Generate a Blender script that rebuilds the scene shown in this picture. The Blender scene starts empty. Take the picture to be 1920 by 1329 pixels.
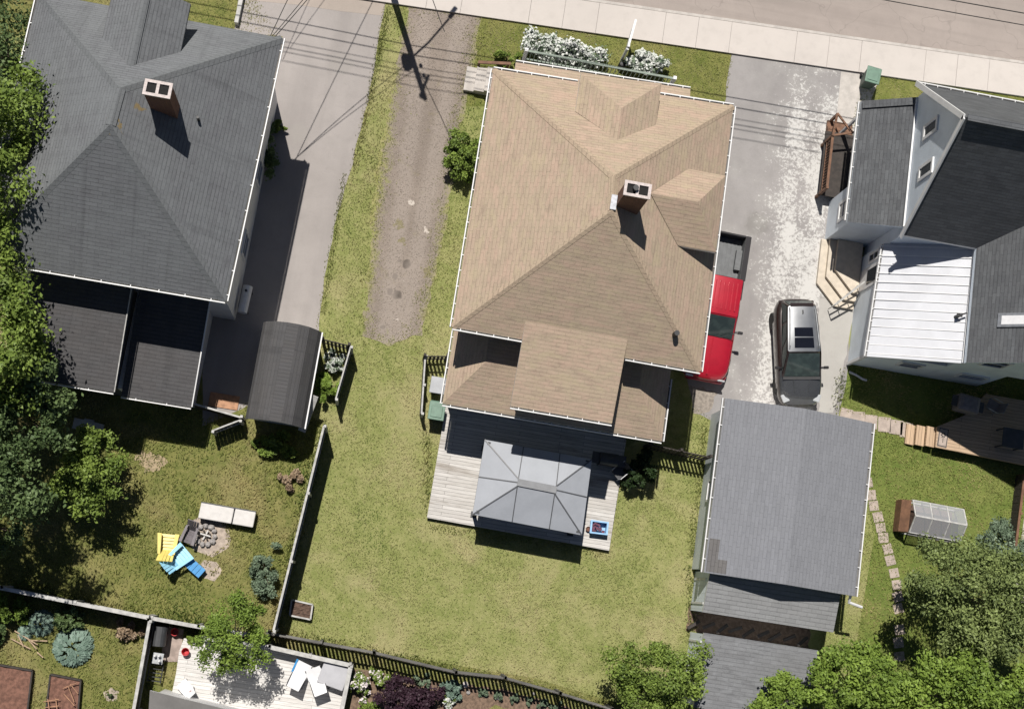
import bpy, bmesh, math, random
import numpy as np
from mathutils import Vector, Matrix

SC = bpy.context.scene
COL = SC.collection
random.seed(7)
RNG = np.random.default_rng(7)

# ------------------------------------------------------------------ camera
F_PX, NAD_X, NAD_Y, YAW, CAM_H = 2500.0, 680.0, 1088.0, 0.1529, 53.0
_d = Vector((NAD_X - 960, NAD_Y - 664.5, F_PX)).normalized()
_up = -_d
_x = Vector((math.cos(YAW), math.sin(YAW), 0)); _x -= _up * _x.dot(_up); _x.normalize()
_y = _up.cross(_x)
AX = Matrix((_x, _y, _up))                       # world axes written in camera space

cam_data = bpy.data.cameras.new('camera')
cam_data.sensor_width = 36.0
cam_data.lens = 36.0 * F_PX / 1920.0
cam_data.clip_start = 0.5
cam_data.clip_end = 3000
cam = bpy.data.objects.new('camera', cam_data)
COL.objects.link(cam)
_r = Matrix((AX.col[0], -AX.col[1], -AX.col[2])).transposed()
cam.matrix_world = Matrix.Translation((0, 0, CAM_H)) @ _r.to_4x4()
SC.camera = cam

# ------------------------------------------------------------------ light
SHX, SHY = .2, .47                     # ground shadow per metre of height: east, south
SUN = Vector((-SHX, SHY, 1.0)).normalized()
world = bpy.data.worlds.new('World'); SC.world = world
world.use_nodes = True
nt = world.node_tree
sky = nt.nodes.new('ShaderNodeTexSky'); sky.sky_type = 'NISHITA'; sky.sun_disc = False
sky.air_density = .5; sky.dust_density = .4
sky.sun_elevation = math.asin(SUN.z); sky.sun_rotation = math.atan2(SUN.x, SUN.y)
nt.links.new(sky.outputs[0], nt.nodes['Background'].inputs[0])
nt.nodes['Background'].inputs[1].default_value = 0.05
sl = bpy.data.lights.new('sun', 'SUN'); sl.energy = 5.0; sl.angle = math.radians(0.5); sl.color = (1, .955, .89)
so = bpy.data.objects.new('sun', sl); COL.objects.link(so)
so.rotation_euler = SUN.to_track_quat('Z', 'Y').to_euler(); so.location = (0, 0, 80)
SC.view_settings.view_transform = 'Standard'; SC.view_settings.look = 'None'
SC.view_settings.gamma = 1; SC.view_settings.exposure = 0.26

def at(px, py, z=0.0):
    """ground-plan position of a photo point known to lie at height z"""
    r = AX @ Vector((px - 960, py - 664.5, F_PX))
    t = (z - CAM_H) / r.z
    return r.x * t, r.y * t
def at3(px, py, z=0.0):
    x, y = at(px, py, z); return (x, y, z)

# ------------------------------------------------------------------ objects
ROOT = {}
def link(o): COL.objects.link(o); return o
def tag(o, label=None, cat=None, group=None, kind=None):
    if label: o['label'] = label
    if cat: o['category'] = cat
    if group: o['group'] = group
    if kind: o['kind'] = kind
    return o
def thing(name, label, cat, loc=(0, 0, 0), rotz=0.0, group=None):
    o = bpy.data.objects.new(name, None); o.empty_display_size = .3
    o.location = loc; o.rotation_euler = (0, 0, rotz)
    link(o); tag(o, label, cat, group)
    ROOT[o] = Matrix.Translation(loc) @ Matrix.Rotation(rotz, 4, 'Z')
    return o
def dup(o, parent=None, loc=None, rotz=None, label=None, scale=None):
    c = o.copy(); link(c)
    if parent is not None: c.parent = parent
    if loc is not None: c.location = loc
    if rotz is not None: c.rotation_euler = (0, 0, rotz)
    if scale is not None: c.scale = scale
    if label: c['label'] = label
    for ch in list(o.children): dup(ch, c)
    return c

class MB:
    """collects faces (with metre UVs) and links them as one mesh object"""
    def __init__(s): s.v = []; s.f = []; s.m = []; s.uv = []; s.smooth = False
    def face(s, pts, m=0, uv=None):
        pts = [Vector(p) for p in pts]
        b = len(s.v); s.v += pts; s.f.append(list(range(b, b + len(pts)))); s.m.append(m)
        if uv is None:
            n = Vector((0, 0, 0))
            for i in range(len(pts)):
                a, c = pts[i], pts[(i + 1) % len(pts)]
                n += Vector(((a.y - c.y) * (a.z + c.z), (a.z - c.z) * (a.x + c.x), (a.x - c.x) * (a.y + c.y)))
            n = n.normalized() if n.length > 1e-9 else Vector((0, 0, 1))
            if abs(n.z) > .9995: u, v = Vector((1, 0, 0)), Vector((0, 1, 0))
            else:
                u = Vector((0, 0, 1)).cross(n).normalized(); v = n.cross(u)
            uv = [(p.dot(u), p.dot(v)) for p in pts]
        s.uv.append(uv); return s
    def hexa(s, b, t, m=0):
        """b, t: four bottom / four top points, counter-clockwise from above"""
        s.face(b[::-1], m); s.face(t, m)
        for i in range(4):
            j = (i + 1) % 4; s.face([b[i], b[j], t[j], t[i]], m)
        return s
    def box(s, c, size, rotz=0.0, m=0, rot=None):
        hx, hy, hz = size[0] / 2, size[1] / 2, size[2] / 2
        R = rot if rot is not None else Matrix.Rotation(rotz, 3, 'Z')
        c = Vector(c)
        q = [(-hx, -hy), (hx, -hy), (hx, hy), (-hx, hy)]
        return s.hexa([c + R @ Vector((x, y, -hz)) for x, y in q], [c + R @ Vector((x, y, hz)) for x, y in q], m)
    def ext(s, x0, x1, y0, y1, z0, z1, m=0):
        return s.box(((x0 + x1) / 2, (y0 + y1) / 2, (z0 + z1) / 2), (abs(x1 - x0), abs(y1 - y0), abs(z1 - z0)), m=m)
    def bar(s, p0, p1, w, h, m=0, up=(0, 0, 1)):
        p0, p1 = Vector(p0), Vector(p1); d = (p1 - p0); L = d.length; d.normalize()
        up = Vector(up)
        if abs(d.dot(up)) > .99: up = Vector((0, 1, 0))
        sx = d.cross(up).normalized(); uz = sx.cross(d)
        R = Matrix((sx, d, uz)).transposed()
        return s.box((p0 + p1) / 2, (w, L, h), m=m, rot=R)
    def prism(s, poly, z0, z1, m=0, mside=None):
        mside = m if mside is None else mside
        n = len(poly)
        s.face([(x, y, z0) for x, y in poly[::-1]], mside); s.face([(x, y, z1) for x, y in poly], m)
        for i in range(n):
            a, b = poly[i], poly[(i + 1) % n]
            s.face([(a[0], a[1], z0), (b[0], b[1], z0), (b[0], b[1], z1), (a[0], a[1], z1)], mside)
        return s
    def loft(s, rings, m=0, cap=True, closed=True):
        n = len(rings[0]); k = n if closed else n - 1
        for a, b in zip(rings, rings[1:]):
            for i in range(k):
                j = (i + 1) % n; s.face([a[i], a[j], b[j], b[i]], m)
        if cap: s.face(rings[0][::-1], m); s.face(rings[-1], m)
        return s
    def tube(s, pts, r, n=8, m=0, r2=None):
        pts = [Vector(p) for p in pts]; rings = []
        for i, p in enumerate(pts):
            d = (pts[min(i + 1, len(pts) - 1)] - pts[max(i - 1, 0)]).normalized()
            a = Vector((0, 0, 1)) if abs(d.z) < .9 else Vector((1, 0, 0))
            u = d.cross(a).normalized(); w = u.cross(d)
            rr = r if r2 is None else r + (r2 - r) * i / max(1, len(pts) - 1)
            rings.append([p + (u * math.cos(2 * math.pi * k / n) + w * math.sin(2 * math.pi * k / n)) * -rr * (1 if k >= 0 else 1) for k in range(n)])
        return s.loft(rings, m)
    def lathe(s, prof, c=(0, 0, 0), n=20, m=0, axis='z', sx=1, sy=1):
        rings = []
        for r, h in prof:
            ring = []
            for k in range(n):
                a = 2 * math.pi * k / n
                p = (r * math.cos(a) * sx, r * math.sin(a) * sy, h)
                if axis == 'x': p = (h, r * math.cos(a), r * math.sin(a))
                if axis == 'y': p = (r * math.sin(a), h, r * math.cos(a))
                ring.append(Vector(c) + Vector(p))
            rings.append(ring)
        return s.loft(rings, m)
    def build(s, name, mats, parent=None, local=False, origin=None, weld=False, smooth=False, bevel=0, subsurf=0, label=None):
        mats = mats if isinstance(mats, (list, tuple)) else [mats]
        me = bpy.data.meshes.new(name)
        inv = None
        vs = s.v
        if parent is not None and not local:
            inv = ROOT[parent].inverted(); vs = [inv @ v for v in vs]
        elif origin is not None:
            o3 = Vector(origin); vs = [v - o3 for v in vs]
        me.from_pydata([tuple(v) for v in vs], [], s.f)
        uvl = me.uv_layers.new(name='UVMap')
        uvl.data.foreach_set('uv', np.array([c for f in s.uv for p in f for c in p], dtype=np.float32))
        for mm in mats: me.materials.append(mm)
        me.polygons.foreach_set('material_index', np.array(s.m, dtype=np.int32))
        if weld or smooth or subsurf or bevel:
            bm = bmesh.new(); bm.from_mesh(me); bmesh.ops.remove_doubles(bm, verts=bm.verts, dist=1e-4)
            bmesh.ops.recalc_face_normals(bm, faces=bm.faces); bm.to_mesh(me); bm.free()
        if smooth: me.polygons.foreach_set('use_smooth', np.ones(len(me.polygons), dtype=bool))
        me.update()
        o = bpy.data.objects.new(name, me); link(o)
        if parent is not None:
            o.parent = parent; ROOT[o] = ROOT[parent]
        else:
            ROOT[o] = Matrix.Identity(4)
            if origin is not None: o.location = origin; ROOT[o] = Matrix.Translation(origin)
        if bevel:
            md = o.modifiers.new('bevel', 'BEVEL'); md.width = bevel; md.segments = 2; md.limit_method = 'ANGLE'; md.angle_limit = math.radians(40)
        if subsurf:
            md = o.modifiers.new('sub', 'SUBSURF'); md.levels = subsurf; md.render_levels = subsurf
        if label: o['label'] = label
        return o

# ------------------------------------------------------------------ materials
def newmat(name):
    m = bpy.data.materials.new(name); m.use_nodes = True
    n = m.node_tree; return m, n, n.nodes['Principled BSDF']
def N(n, t, **kw):
    x = n.nodes.new(t)
    for k, v in kw.items(): setattr(x, k, v)
    return x
def mixrgb(n, fac, a, b, mode='MIX'):
    x = n.nodes.new('ShaderNodeMix'); x.data_type = 'RGBA'; x.blend_type = mode
    for sock, val in ((x.inputs[0], fac), (x.inputs[6], a), (x.inputs[7], b)):
        if isinstance(val, bpy.types.NodeSocket): n.links.new(val, sock)
        elif isinstance(val, (int, float)): sock.default_value = val
        else: sock.default_value = (*val, 1)
    return x.outputs[2]
def math_(n, op, a, b=None, clamp=False):
    x = n.nodes.new('ShaderNodeMath'); x.operation = op; x.use_clamp = clamp
    for i, v in enumerate((a, b)):
        if v is None: continue
        if isinstance(v, bpy.types.NodeSocket): n.links.new(v, x.inputs[i])
        else: x.inputs[i].default_value = v
    return x.outputs[0]
def ramp(n, sock, lo, hi, a=0.0, b=1.0):
    x = n.nodes.new('ShaderNodeMapRange'); x.interpolation_type = 'SMOOTHSTEP'
    n.links.new(sock, x.inputs[0])
    for i, v in enumerate((lo, hi, a, b)): x.inputs[i + 1].default_value = v
    return x.outputs[0]
def coord(n, kind='Object', scale=None):
    t = n.nodes.new('ShaderNodeTexCoord'); o = t.outputs[kind]
    if scale is not None:
        mp = n.nodes.new('ShaderNodeMapping'); n.links.new(o, mp.inputs[0]); mp.inputs['Scale'].default_value = scale; o = mp.outputs[0]
    return o
def worldpos(n):
    return n.nodes.new('ShaderNodeNewGeometry').outputs['Position']
def noise(n, vec, scale, detail=3, rough=.55, dist=0.0):
    x = n.nodes.new('ShaderNodeTexNoise'); n.links.new(vec, x.inputs['Vector'])
    x.inputs['Scale'].default_value = scale; x.inputs['Detail'].default_value = detail
    x.inputs['Roughness'].default_value = rough; x.inputs['Distortion'].default_value = dist
    return x.outputs[0]
def bump(n, sock, strength, dist, bs):
    x = n.nodes.new('ShaderNodeBump'); x.inputs['Strength'].default_value = strength; x.inputs['Distance'].default_value = dist
    n.links.new(sock, x.inputs['Height']); n.links.new(x.outputs[0], bs.inputs['Normal'])
def sc3(c, k): return tuple(min(1, v * k) for v in c)

def matte(name, col, rough=.8, var=.18, scale=6, metal=0, bmp=0, spec=None):
    m, n, b = newmat(name)
    p = worldpos(n)
    f = noise(n, p, scale, 4)
    f2 = noise(n, p, scale * 7, 2)
    c = mixrgb(n, ramp(n, f, .3, .7), sc3(col, 1 - var), sc3(col, 1 + var))
    c = mixrgb(n, ramp(n, f2, .35, .65, 0, var), c, sc3(col, .55))
    n.links.new(c, b.inputs['Base Color'])
    b.inputs['Roughness'].default_value = rough; b.inputs['Metallic'].default_value = metal
    if spec is not None: b.inputs['Specular IOR Level'].default_value = spec
    if bmp: bump(n, f2, bmp, .02, b)
    return m

def shingle(name, c1, c2, c3, row=.145, wid=.42, blot=.5, streak=0.0, line=.45, patch=0.0, moss=(), hue=None):
    m, n, b = newmat(name)
    uv = coord(n, 'UV')
    def brick(w, h, a, bb, mort, off=.5, ms=.012):
        x = n.nodes.new('ShaderNodeTexBrick'); n.links.new(uv, x.inputs['Vector'])
        x.inputs['Color1'].default_value = (*a, 1); x.inputs['Color2'].default_value = (*bb, 1); x.inputs['Mortar'].default_value = (*mort, 1)
        x.inputs['Scale'].default_value = 1; x.inputs['Mortar Size'].default_value = ms * .45; x.inputs['Mortar Smooth'].default_value = .4
        x.inputs['Brick Width'].default_value = w; x.inputs['Row Height'].default_value = h; x.offset = off
        return x
    k = brick(wid, row, c1, c2, sc3(c2, line), .37)
    k2 = brick(wid * 1.9, row * 2, c1, c3, c2, .43, 0.0)
    c = mixrgb(n, .5, k.outputs[0], k2.outputs[0])
    sv = n.nodes.new('ShaderNodeSeparateXYZ'); n.links.new(uv, sv.inputs[0])
    rf = math_(n, 'FRACT', math_(n, 'DIVIDE', sv.outputs[1], row))
    wob = noise(n, coord(n, 'UV', (3, .6, 1)), 1, 3, .7)
    c = mixrgb(n, math_(n, 'MULTIPLY', ramp(n, rf, .0, .3, 1, 0), ramp(n, wob, .3, .7, .1, .75)), c, sc3(c2, line))
    wp = worldpos(n)
    big = noise(n, wp, .5, 4, .6)
    c = mixrgb(n, ramp(n, big, .3, .72, 0, blot), c, c3)
    fine = noise(n, uv, 26, 3, .7)
    c = mixrgb(n, ramp(n, fine, .4, .75, 0, .35), c, sc3(c2, .6))
    if hue:
        hn = noise(n, coord(n, 'UV', (1.1, 2.6, 1)), 1, 5, .7, .6)
        c = mixrgb(n, ramp(n, hn, .49, .64, 0, .6), c, hue[0]); c = mixrgb(n, ramp(n, hn, .36, .5, .6, 0), c, hue[1])
    if patch:
        pn = noise(n, coord(n, 'UV', (1.5, 5.0, 1)), 1, 4, .7, .8)
        c = mixrgb(n, ramp(n, pn, .5, .72, 0, min(.7, patch * .5)), c, sc3(c1, 1.12)); c = mixrgb(n, ramp(n, pn, .28, .48, min(.7, patch * .5), 0), c, sc3(c2, .78))
    if moss: c = spots(n, c, moss, (.2, .145, .06), .8, .5)
    if streak:
        s = noise(n, coord(n, 'UV', (2.2, .16, 1)), 1, 4, .6)
        c = mixrgb(n, ramp(n, s, .5, .75, 0, streak), c, sc3(c2, .55))
    n.links.new(c, b.inputs['Base Color'])
    b.inputs['Roughness'].default_value = .93; b.inputs['Specular IOR Level'].default_value = .2
    h = math_(n, 'ADD', math_(n, 'MULTIPLY', k.outputs[1], -1.0), math_(n, 'MULTIPLY', fine, .35))
    bump(n, h, .55, .02, b)
    return m

def siding(name, col, pitch=.12, vertical=False, var=.06):
    m, n, b = newmat(name)
    uv = coord(n, 'UV')
    sx = n.nodes.new('ShaderNodeSeparateXYZ'); n.links.new(uv, sx.inputs[0])
    fr = math_(n, 'FRACT', math_(n, 'DIVIDE', sx.outputs[0 if vertical else 1], pitch))
    ln = ramp(n, fr, .0, .14, 0, 1)
    d = noise(n, worldpos(n), 1.2, 4)
    c = mixrgb(n, ramp(n, d, .35, .7), col, sc3(col, 1 - var * 2))
    c = mixrgb(n, ln, sc3(col, .72), c)
    n.links.new(c, b.inputs['Base Color']); b.inputs['Roughness'].default_value = .6
    bump(n, fr, .5, .015, b)
    return m

def planks(name, c1, c2, gap, w=.14, length=2.4, along_u=True, stain=.3, stain_col=None, rough=.85):
    """boards running along u (or v); UVs are metres"""
    m, n, b = newmat(name)
    uv = coord(n, 'UV')
    if not along_u:
        mp = n.nodes.new('ShaderNodeMapping'); n.links.new(uv, mp.inputs[0]); mp.inputs['Rotation'].default_value = (0, 0, math.pi / 2); uv = mp.outputs[0]
    x = n.nodes.new('ShaderNodeTexBrick'); n.links.new(uv, x.inputs['Vector'])
    x.inputs['Color1'].default_value = (*c1, 1); x.inputs['Color2'].default_value = (*c2, 1); x.inputs['Mortar'].default_value = (*gap, 1)
    x.inputs['Scale'].default_value = 1; x.inputs['Mortar Size'].default_value = .006; x.inputs['Mortar Smooth'].default_value = .2
    x.inputs['Brick Width'].default_value = length; x.inputs['Row Height'].default_value = w; x.offset = .37
    mp2 = n.nodes.new('ShaderNodeMapping'); n.links.new(uv, mp2.inputs[0]); mp2.inputs['Scale'].default_value = (1.2, 16, 1)
    g = noise(n, mp2.outputs[0], 1.5, 5, .65)
    c = mixrgb(n, ramp(n, g, .42, .75, 0, .55), x.outputs[0], sc3(c2, .5))
    mp3 = n.nodes.new('ShaderNodeMapping'); n.links.new(uv, mp3.inputs[0]); mp3.inputs['Scale'].default_value = (.35, 2.4, 1)
    st = noise(n, mp3.outputs[0], 1.0, 5, .6, .4)
    c = mixrgb(n, ramp(n, st, .5, .72, 0, stain), c, stain_col or sc3(c2, .45))
    n.links.new(c, b.inputs['Base Color']); b.inputs['Roughness'].default_value = rough
    bump(n, g, .3, .01, b)
    return m

def lawn(name, ca, cb, cdry, dry=.35, seed=0.0, green=None):
    m, n, b = newmat(name)
    mp = n.nodes.new('ShaderNodeMapping'); n.links.new(worldpos(n), mp.inputs[0]); mp.inputs['Location'].default_value = (seed, seed * .7, 0)
    p = mp.outputs[0]
    big = noise(n, p, .35, 5, .6, .3); mid = noise(n, p, 1.7, 5, .65, .4); sm = noise(n, p, 7, 5, .75, .8); fib = noise(n, p, 30, 3, .75, 1.2)
    c = mixrgb(n, ramp(n, mid, .32, .68), ca, cb)
    c = mixrgb(n, ramp(n, big, .45, .68, 0, dry), c, cdry)
    c = mixrgb(n, ramp(n, sm, .5, .75, 0, .55), c, sc3(cdry, 1.15))
    c = mixrgb(n, ramp(n, sm, .25, .46, .55, 0), c, green or sc3(ca, .62))
    c = mixrgb(n, ramp(n, fib, .3, .5, .4, 0), c, sc3(ca, .55))
    c = mixrgb(n, ramp(n, fib, .55, .75, 0, .35), c, sc3(cdry, 1.4))
    n.links.new(c, b.inputs['Base Color']); b.inputs['Roughness'].default_value = .95; b.inputs['Specular IOR Level'].default_value = .1
    bump(n, math_(n, 'ADD', math_(n, 'MULTIPLY', sm, .6), fib), .8, .05, b)
    return m

def spots(n, c, pts, col, strength=1.0, wob=.12):
    """stains of given plan position / radius on a surface"""
    p = worldpos(n)
    ns = n.nodes.new('ShaderNodeTexNoise'); n.links.new(p, ns.inputs['Vector']); ns.inputs['Scale'].default_value = 5; ns.inputs['Detail'].default_value = 3
    for pt in pts:
        x, y, r = pt[:3]; z_ = pt[3] if len(pt) > 3 else 0
        d = n.nodes.new('ShaderNodeVectorMath'); d.operation = 'DISTANCE'
        n.links.new(p, d.inputs[0]); d.inputs[1].default_value = (x, y, z_)
        dd = math_(n, 'ADD', d.outputs['Value'], math_(n, 'MULTIPLY', math_(n, 'SUBTRACT', ns.outputs[0], .5), wob * 4 * max(.5, r * 2)))
        c = mixrgb(n, ramp(n, dd, r * .75, r * 1.2, strength, 0), c, col)
    return c

def asphalt(name, col, var=.14, grain=.25, grain_col=None, streaks=None, stains=(), stain_col=(.05, .045, .04), crack=0.0):
    m, n, b = newmat(name)
    p = worldpos(n)
    big = noise(n, p, .3, 5, .6, .2); mid = noise(n, p, 2.2, 5, .65); fine = noise(n, p, 45, 2, .8)
    c = mixrgb(n, ramp(n, big, .3, .7), sc3(col, 1 - var), sc3(col, 1 + var))
    c = mixrgb(n, ramp(n, mid, .45, .75, 0, .3), c, sc3(col, .75))
    c = mixrgb(n, ramp(n, fine, .45, .75, 0, grain), c, grain_col or sc3(col, .5))
    c = mixrgb(n, ramp(n, fine, .2, .4, grain, 0), c, sc3(col, 1.3))
    if streaks:
        s = noise(n, coord(n, 'Object', streaks), 1, 4, .6)
        c = mixrgb(n, ramp(n, s, .4, .7, 0, .45), c, sc3(col, .74))
    if crack:
        v = n.nodes.new('ShaderNodeTexVoronoi'); v.feature = 'DISTANCE_TO_EDGE'; v.inputs['Scale'].default_value = .35
        mp = n.nodes.new('ShaderNodeVectorMath'); mp.operation = 'ADD'
        nn = n.nodes.new('ShaderNodeTexNoise'); n.links.new(p, nn.inputs['Vector']); nn.inputs['Scale'].default_value = 1.5
        n.links.new(p, mp.inputs[0]); n.links.new(nn.outputs['Color'], mp.inputs[1]); n.links.new(mp.outputs[0], v.inputs['Vector'])
        c = mixrgb(n, ramp(n, v.outputs[0], .0, .012, crack, 0), c, sc3(col, .4))
    if stains: c = spots(n, c, stains, stain_col, .85)
    n.links.new(c, b.inputs['Base Color']); b.inputs['Roughness'].default_value = .9; b.inputs['Specular IOR Level'].default_value = .25
    bump(n, fine, .3, .01, b)
    return m, n, b

def blades(name, c_lo, c_hi, dry, green, seed):
    m, n, b = newmat(name)
    a = n.nodes.new('ShaderNodeAttribute'); a.attribute_name = 'tint'
    mp = n.nodes.new('ShaderNodeMapping'); n.links.new(worldpos(n), mp.inputs[0]); mp.inputs['Location'].default_value = (seed, seed * .7, 0)
    p = mp.outputs[0]
    big = noise(n, p, .35, 5, .6, .3); mid = noise(n, p, 1.3, 5, .7, .4); sm = noise(n, p, 5.5, 4, .7, .8)
    c = mixrgb(n, math_(n, 'ADD', math_(n, 'MULTIPLY', a.outputs['Fac'], .6), ramp(n, sm, .3, .7, -.1, .5), True), c_lo, c_hi)
    c = mixrgb(n, ramp(n, big, .47, .64, 0, .8), c, dry)
    c = mixrgb(n, ramp(n, big, .3, .45, .85, 0), c, green)
    c = mixrgb(n, ramp(n, mid, .52, .72, 0, .5), c, dry); c = mixrgb(n, ramp(n, mid, .28, .45, .6, 0), c, green)
    n.links.new(c, b.inputs['Base Color']); b.inputs['Roughness'].default_value = .7; b.inputs['Specular IOR Level'].default_value = .15
    t = n.nodes.new('ShaderNodeBsdfTranslucent'); n.links.new(c, t.inputs[0])
    mx = n.nodes.new('ShaderNodeMixShader'); mx.inputs[0].default_value = .25
    n.links.new(b.outputs[0], mx.inputs[1]); n.links.new(t.outputs[0], mx.inputs[2]); n.links.new(mx.outputs[0], n.nodes['Material Output'].inputs[0])
    return m

def paint(name, col, rough=.25, metal=0.0, coat=1.0):
    m, n, b = newmat(name)
    f = noise(n, worldpos(n), 2.5, 3)
    n.links.new(mixrgb(n, ramp(n, f, .3, .7), sc3(col, .93), sc3(col, 1.05)), b.inputs['Base Color'])
    b.inputs['Roughness'].default_value = rough; b.inputs['Metallic'].default_value = metal
    b.inputs['Coat Weight'].default_value = coat; b.inputs['Coat Roughness'].default_value = .06
    return m

def foliage(name, c_lo, c_hi, transl=.22):
    m, n, b = newmat(name)
    a = n.nodes.new('ShaderNodeAttribute'); a.attribute_name = 'tint'
    f = noise(n, worldpos(n), .9, 3)
    k = math_(n, 'ADD', math_(n, 'MULTIPLY', a.outputs['Fac'], .75), math_(n, 'MULTIPLY', f, .35), True)
    c = mixrgb(n, k, c_lo, c_hi)
    n.links.new(c, b.inputs['Base Color']); b.inputs['Roughness'].default_value = .55; b.inputs['Specular IOR Level'].default_value = .25
    t = n.nodes.new('ShaderNodeBsdfTranslucent'); n.links.new(c, t.inputs[0])
    mx = n.nodes.new('ShaderNodeMixShader'); mx.inputs[0].default_value = transl
    out = n.nodes['Material Output']
    n.links.new(b.outputs[0], mx.inputs[1]); n.links.new(t.outputs[0], mx.inputs[2]); n.links.new(mx.outputs[0], out.inputs[0])
    return m

M = {}
M['white'] = matte('white_trim', (.62, .62, .62), .5, .06, 2)
M['gutter_in'] = matte('gutter_trough', (.12, .115, .11), .8, .2, 3)
M['siding_white'] = siding('white_siding', (.7, .7, .7))
M['siding_shaded'] = siding('shaded_white_siding', (.09, .09, .092))  # white siding darkened to carry the shade on the taller lean-to wall
M['siding_tan'] = siding('pale_siding', (.5, .49, .46))
M['siding_blue'] = siding('pale_blue_siding', (.7, .77, .84))
M['siding_bluev'] = siding('pale_blue_board_siding', (.71, .77, .83), .3, True)
M['siding_grey'] = siding('light_grey_siding', (.7, .75, .79))
M['tan_roof'] = shingle('tan_shingles', (.382, .288, .22), (.302, .23, .178), (.345, .286, .208), blot=.6, patch=1.1, line=.55, hue=((.4, .285, .223), (.362, .302, .204)))
M['tan_cap'] = shingle('tan_cap_shingles', (.385, .295, .218), (.325, .25, .187), (.35, .29, .21), row=.18, wid=.3, blot=.3)
M['dark_roof'] = shingle('charcoal_shingles', (.15, .155, .164), (.108, .11, .118), (.165, .175, .182), blot=.5, streak=.3, patch=.8, line=.3)
M['dark_cap'] = shingle('charcoal_cap_shingles', (.135, .142, .149), (.11, .115, .122), (.15, .158, .163), row=.18, wid=.3)
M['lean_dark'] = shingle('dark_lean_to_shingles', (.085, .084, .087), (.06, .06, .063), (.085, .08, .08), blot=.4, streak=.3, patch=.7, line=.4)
M['grey_roof'] = shingle('grey_garage_shingles', (.2, .206, .224), (.16, .165, .18), (.185, .19, .206), blot=.5, line=.85, patch=.6)
M['patch_roof'] = shingle('mottled_grey_shingles', (.19, .196, .205), (.135, .138, .145), (.17, .172, .178), row=.15, wid=.5, blot=.4, patch=1.5, line=.7)
M['slate_roof'] = shingle('grey_neighbour_shingles', (.118, .124, .131), (.058, .061, .067), (.092, .095, .1), blot=.3, line=.5, patch=.7)
M['lean_roof'] = shingle('light_grey_lean_to_shingles', (.245, .25, .255), (.18, .184, .188), (.21, .212, .215), row=.17, wid=.4, blot=.3, line=.4, patch=.5)
M['shed_roof'] = shingle('shed_felt_shingles', (.088, .087, .09), (.066, .066, .069), (.08, .076, .075), row=.14, wid=.9, blot=.5, streak=.5, line=.8)
M['metal_white'] = matte('white_metal_sheet', (.48, .49, .52), .45, .05, 1.5)
M['glass'] = newmat('window_glass')[0]
_b = M['glass'].node_tree.nodes['Principled BSDF']; _b.inputs['Base Color'].default_value = (.02, .025, .03, 1); _b.inputs['Roughness'].default_value = .06
M['car_glass'] = newmat('car_glass')[0]
_b = M['car_glass'].node_tree.nodes['Principled BSDF']; _b.inputs['Base Color'].default_value = (.022, .035, .034, 1); _b.inputs['Roughness'].default_value = .04
M['windshield'], _n, _b = newmat('windshield_glass')
_f = noise(_n, worldpos(_n), 2.6, 3, .6, .8)
_n.links.new(mixrgb(_n, ramp(_n, _f, .42, .62), (.03, .042, .042), (.042, .058, .056)), _b.inputs['Base Color']); _b.inputs['Roughness'].default_value = .05
M['black_glass'] = paint('black_glass', (.008, .009, .014), .07, 0, 0)
M['brick'] = matte('chimney_brick', (.16, .075, .05), .9, .3, 20, bmp=.5)
M['soot'] = matte('flue_black', (.012, .011, .011), .95, .2, 8)
M['cap_conc'] = matte('chimney_cap_concrete', (.5, .44, .42), .85, .15, 14)
M['lead'] = matte('lead_flashing', (.3, .31, .34), .45, .2, 10, metal=.4)
M['black'] = matte('black_plastic', (.016, .016, .018), .55, .2, 6)
M['dark_metal'] = matte('dark_grey_metal', (.05, .052, .056), .5, .15, 5, metal=.2)
M['steel'] = matte('galvanised_steel', (.38, .39, .4), .4, .15, 8, metal=.7)
M['gaz_metal'] = matte('grey_gazebo_sheet', (.275, .29, .318), .5, .05, 1.5)
M['gaz_rib'] = matte('gazebo_rib', (.075, .078, .085), .5, .1, 4)
M['wood_grey'] = planks('weathered_fence_boards', (.15, .145, .135), (.1, .097, .09), (.02, .02, .02), .12, 3.0)  # board tone lowered to carry the shade on the fence faces
M['wood_cap'] = matte('weathered_rail_wood', (.4, .395, .38), .85, .2, 5)
M['wood_dark'] = matte('dark_stained_wood', (.035, .028, .024), .8, .3, 6)
M['wood_brown'] = matte('brown_stained_wood', (.15, .075, .042), .75, .25, 5)
M['wood_new'] = planks('new_deck_boards', (.46, .335, .225), (.38, .275, .185), (.07, .045, .03), .14, 3.5, True, .1)
M['wood_newv'] = planks('new_step_boards', (.5, .36, .24), (.42, .3, .2), (.08, .05, .03), .14, 3.5, False, .1)
M['deck_old'] = planks('weathered_deck_boards', (.53, .51, .485), (.42, .4, .375), (.07, .065, .06), .14, 2.6, True, .8, (.2, .17, .14))
M['deck_old2'] = planks('pale_deck_boards', (.6, .585, .565), (.51, .495, .475), (.16, .15, .14), .14, 3, True, .35, (.3, .27, .24))
M['pole_wood'] = matte('creosote_pole_wood', (.05, .04, .033), .9, .3, 7)
M['wire'] = matte('wire_black', (.02, .02, .02), .7, .05, 3)
M['concrete'] = matte('pale_concrete', (.42, .39, .36), .9, .12, 3, bmp=.2)
M['slab'] = matte('beige_paving_slab', (.36, .3, .26), .9, .15, 5, bmp=.2)
M['brick_pave'] = matte('orange_paver', (.36, .2, .12), .9, .25, 6, bmp=.2)
M['soil'] = matte('garden_soil', (.1, .062, .045), .95, .4, 9, bmp=.8)
M['mulch'] = matte('mulch_bed', (.17, .115, .08), .95, .4, 8, bmp=.8)
M['sand'] = matte('sandy_ash', (.36, .3, .25), .95, .25, 6, bmp=.5)
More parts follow.
